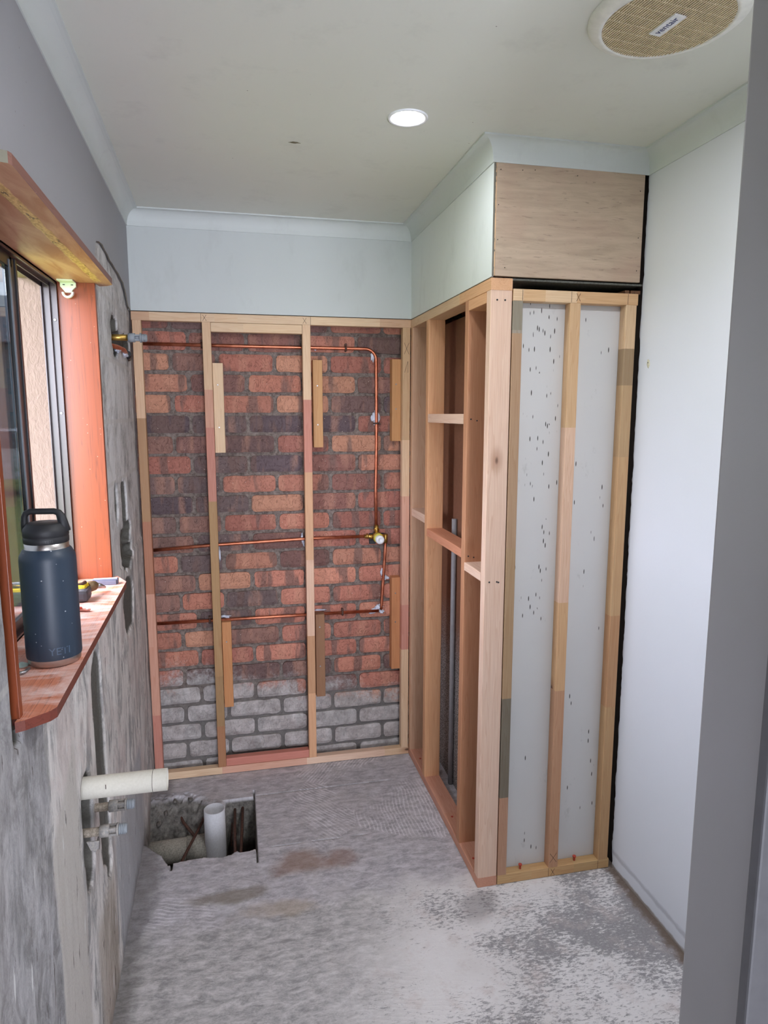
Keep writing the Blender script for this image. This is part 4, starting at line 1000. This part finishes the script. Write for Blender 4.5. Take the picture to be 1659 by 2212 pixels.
# ------------------------------------------------------------ downlight and extractor fan
dl = empty('downlight', (.89, 1.913, H), 'round white recessed downlight, switched on, in the ceiling', 'light')
B().lathe((.89, 1.913, H), [(.0555, 0), (.0552, -.003), (.052, -.004), (.0435, -.002), (.0425, 0)], 'Z', 48).build('trim_ring', [M_TRIMW], dl)
g = G('lamp_diffuser', .4); g.b.inputs['Emission Color'].default_value = (.95, .97, 1, 1); g.b.inputs['Emission Strength'].default_value = 14
B().lathe((.89, 1.913, H), [(.0425, -.0012), (0, -.0016)], 'Z', 40).build('diffuser', [g.m], dl)
r2 = dl.copy(); COL.objects.link(r2); r2.location = (1.12, .98, H); r2['label'] = 'added round fill downlight, out of view in the ceiling near the doorway'  # fitting added for the fill lamp, unseen
for ch in list(dl.children):
    c = ch.copy(); COL.objects.link(c); c.parent = r2; c.matrix_parent_inverse = ch.matrix_parent_inverse.copy()
VX, VY = 1.288, 1.338
vf = empty('exhaust_fan', (VX, VY, H), 'large round cream exhaust fan grille in the ceiling', 'fan')
B().lathe((VX, VY, H), [(.157, 0), (.156, -.005), (.148, -.011), (.136, -.0155), (.128, -.016), (.1275, -.010)], 'Z', 72).build('rim', [plain('fan_plastic', (232, 232, 224), .4)], vf)
th_ = math.radians(-11)                     # direction across the slats
M_SLAT = plain('cream_slat', (224, 208, 178), .5)
b = B(); n = 44
ux = Vector((math.cos(math.radians(7)), math.sin(math.radians(7)), 0)); uy = Vector((-ux.y, ux.x, 0))
for i in range(n):
    t = -.125+.25*(i+.5)/n; h = math.sqrt(max(.1275**2-t*t, 1e-6))
    c1 = Vector((VX, VY, H-.013))+ux*t
    q = [c1+ux*s1_+uy*s2_*h+Vector((0, 0, dz)) for dz in (-.003, .003) for s1_, s2_ in ((-.0009, -1), (.0009, -1), (.0009, 1), (-.0009, 1))]
    vv = [b.bm.verts.new(p) for p in q]
    for f in ((0,1,2,3), (4,5,6,7), (0,1,5,4), (1,2,6,5), (2,3,7,6), (3,0,4,7)): b.bm.faces.new([vv[i_] for i_ in f])
b.build('grille', [M_SLAT], vf)
b = B()
for i in range(9):
    t = -.112+.028*i; h = math.sqrt(max(.1275**2-t*t, 1e-6)); c1 = Vector((VX, VY, H-.0115))+uy*t
    q = [c1+uy*s1_+ux*s2_*h+Vector((0, 0, dz)) for dz in (-.0035, .003) for s1_, s2_ in ((-.001, -1), (.001, -1), (.001, 1), (-.001, 1))]
    vv = [b.bm.verts.new(p) for p in q]
    for f in ((0,1,2,3), (4,5,6,7), (0,1,5,4), (1,2,6,5), (2,3,7,6), (3,0,4,7)): b.bm.faces.new([vv[i_] for i_ in f])
b.build('cross_ribs', [M_SLAT], vf)
B().lathe((VX, VY, H), [(.128, -.003), (0, -.003)], 'Z', 40).build('shadow_box', [plain('fan_depth_shade', (30, 26, 20), .8)], vf)  # flat disc, the shade of the fan's depth is in its dark colour
lb = B(); t = bmesh.new(); bmesh.ops.create_cube(t, size=1)
for v in t.verts: v.co = Vector((VX, VY, H-.0175)) + ux*v.co.x*.028 + uy*v.co.y*.074 + Vector((0, 0, v.co.z*.003))
lb.merge(t); lbo = lb.build('name_plate', [M_TRIMW], vf)
mw = Matrix((-uy, -ux, Vector((0, 0, -1)))).transposed().to_4x4(); mw.translation = Vector((VX-.001, VY, H-.0192))
text('lettering', 'ventair', .021, plain('navy_print', (60, 66, 110), .5), lbo, mw, .0003)
# marks on the ceiling and right wall
o = B().ball((.600, 2.150, H-.0005), .012, (1.3, .45, .12), 3, 1.2, 3).build('ceiling_chip', [plain('torn_plaster', (112, 104, 84), .9)]); tag(o, 'small torn patch of dirt on the ceiling left of the downlight', 'mark')
wk = empty('wall_plug', (W2, 1.954, 1.798), 'cream filler blob with a screw hole on the right wall near the frame', 'plug')
B().ball((W2, 1.954, 1.798), .011, (.2, .7, 1.15), 5, .5, 3).build('filler', [plain('cream_filler', (214, 210, 184), .7)], wk)
B().ball((W2-.0018, 1.954, 1.800), .0028, (.4, 1, 1), 1, 0, 2).build('hole', [M_BLACKP], wk)

# ------------------------------------------------------------ outside
so = B().box((-.85, -2.75, 2.50), (-.236, 7, 2.60)).build('porch_soffit', [plain('soffit_paint', (150, 152, 118), .8)]); tag(so, kind='structure')
g = G('grass', .9, spec=.2); n_ = g.noise(scale=14, detail=6, rough=.7); g.col(g.mix(g.ramp(n_, [(.35, 0), (.65, 1)]), lin((78, 90, 40)), lin((112, 122, 60)))); M_GRASS = g.m
bm = bmesh.new(); vs_ = [bm.verts.new(p) for p in ((-60, -20, -.32), (-.2, -20, -.32), (-.2, 60, -.32), (-60, 60, -.32))]; bm.faces.new(vs_)
me = bpy.data.meshes.new('lawn'); bm.to_mesh(me); bm.free(); tag(link('lawn', me, M_GRASS), kind='structure')
hs = empty('neighbour_house', (-8, 30, -.3), 'pale blue weatherboard house across the lawn, seen through the window', 'house')
g = G('weatherboard', .7); q = g.xyz(); ln = g.math('FRACT', g.math('MULTIPLY', q[2], 5.5)); g.col(g.mix(g.ramp(ln, [(0, 0), (.12, 1), (1, 1)]), lin((50, 60, 68)), lin((78, 92, 100)))); M_WB = g.m
B().box((-16, 28, -.3), (-4.5, 34, 4.2)).build('wall', [M_WB], hs)
B().prism([(27.2, 4.2), (31, 6.4), (34.8, 4.2)], -16.6, -4.0, 'X').build('roof', [plain('grey_roof', (60, 66, 76), .6)], hs)
M_HG = plain('house_glass', (60, 70, 84), .2)
B().box((-9.5, 27.95, .8), (-8.0, 28.1, 2.2)).build('window', [M_HG], hs)
B().box((-12.5, 27.95, .8), (-11, 28.1, 2.2)).build('window', [M_HG], hs)
# parked car
cr_ = empty('parked_car', (-4.9, 18, -.3), 'white car parked across the lawn, just visible through the window', 'car')
M_CARW = plain('white_car_paint', (150, 152, 158), .25)
cz = 1.0
body = [(-6.9, .0), (-6.95, .35), (-6.8, .62), (-6.0, .72), (-5.4, 1.15), (-3.9, 1.18), (-3.2, .74), (-2.8, .68), (-2.7, .3), (-2.75, .0)]
B().prism([(x, z+.1) for x, z in body], 17.2, 18.9, 'Y').build('body', [M_CARW], cr_, .03)
B().prism([(-5.85, .84), (-5.35, 1.22), (-3.95, 1.24), (-3.4, .84)], 17.17, 18.93, 'Y').build('side_windows', [plain('car_glass', (50, 56, 66), .15)], cr_)
for x in (-6.1, -3.55):
    for y in (17.25, 18.85): B().lathe((x, y, .02), [(0, -.1), (.2, -.1), (.33, -.08), (.34, 0), (.33, .08), (.2, .1), (0, .1)], 'Y', 24).build('wheel', [M_BLACKP], cr_)
# shrub by the column
g = G('leaves', .7); g.col(g.mix(g.noise(scale=8), lin((34, 56, 16)), lin((84, 104, 34)))); M_LEAF = g.m
def shrub(x, y, z0, r, h, seed, label):
    b = B(); bm = b.bm; rr = random.Random(seed)
    for k in range(900):
        v = Vector((rr.gauss(0, 1), rr.gauss(0, 1), rr.gauss(0, 1))).normalized()*rr.uniform(.5, 1)
        p = Vector((x+v.x*r, y+v.y*r, z0+h/2+v.z*h/2)); s_ = rr.uniform(.02, .045)*max(r, .4)*1.6
        a = Vector((rr.uniform(-1, 1), rr.uniform(-1, 1), rr.uniform(-1, 1))).normalized(); c = a.cross(v).normalized()
        bm.faces.new([bm.verts.new(p+a*s_), bm.verts.new(p+c*s_*.5), bm.verts.new(p-a*s_), bm.verts.new(p-c*s_*.5)])
    e = empty('shrub', (x, y, z0), label, 'shrub', None); b.build('foliage', [M_LEAF], e)
    B().tube([(x, y, z0), (x+.02, y, z0+h*.6)], [.03*r*2, .015], 6).build('stem', [M_DTIMB], e)
shrub(-3.05, 13.0, -.3, .55, 1.55, 3, 'green leafy shrub standing on the lawn near the house')
shrub(-3.9, 16.2, -.3, .5, 2.3, 5, 'taller shrub standing behind the green shrub on the lawn')
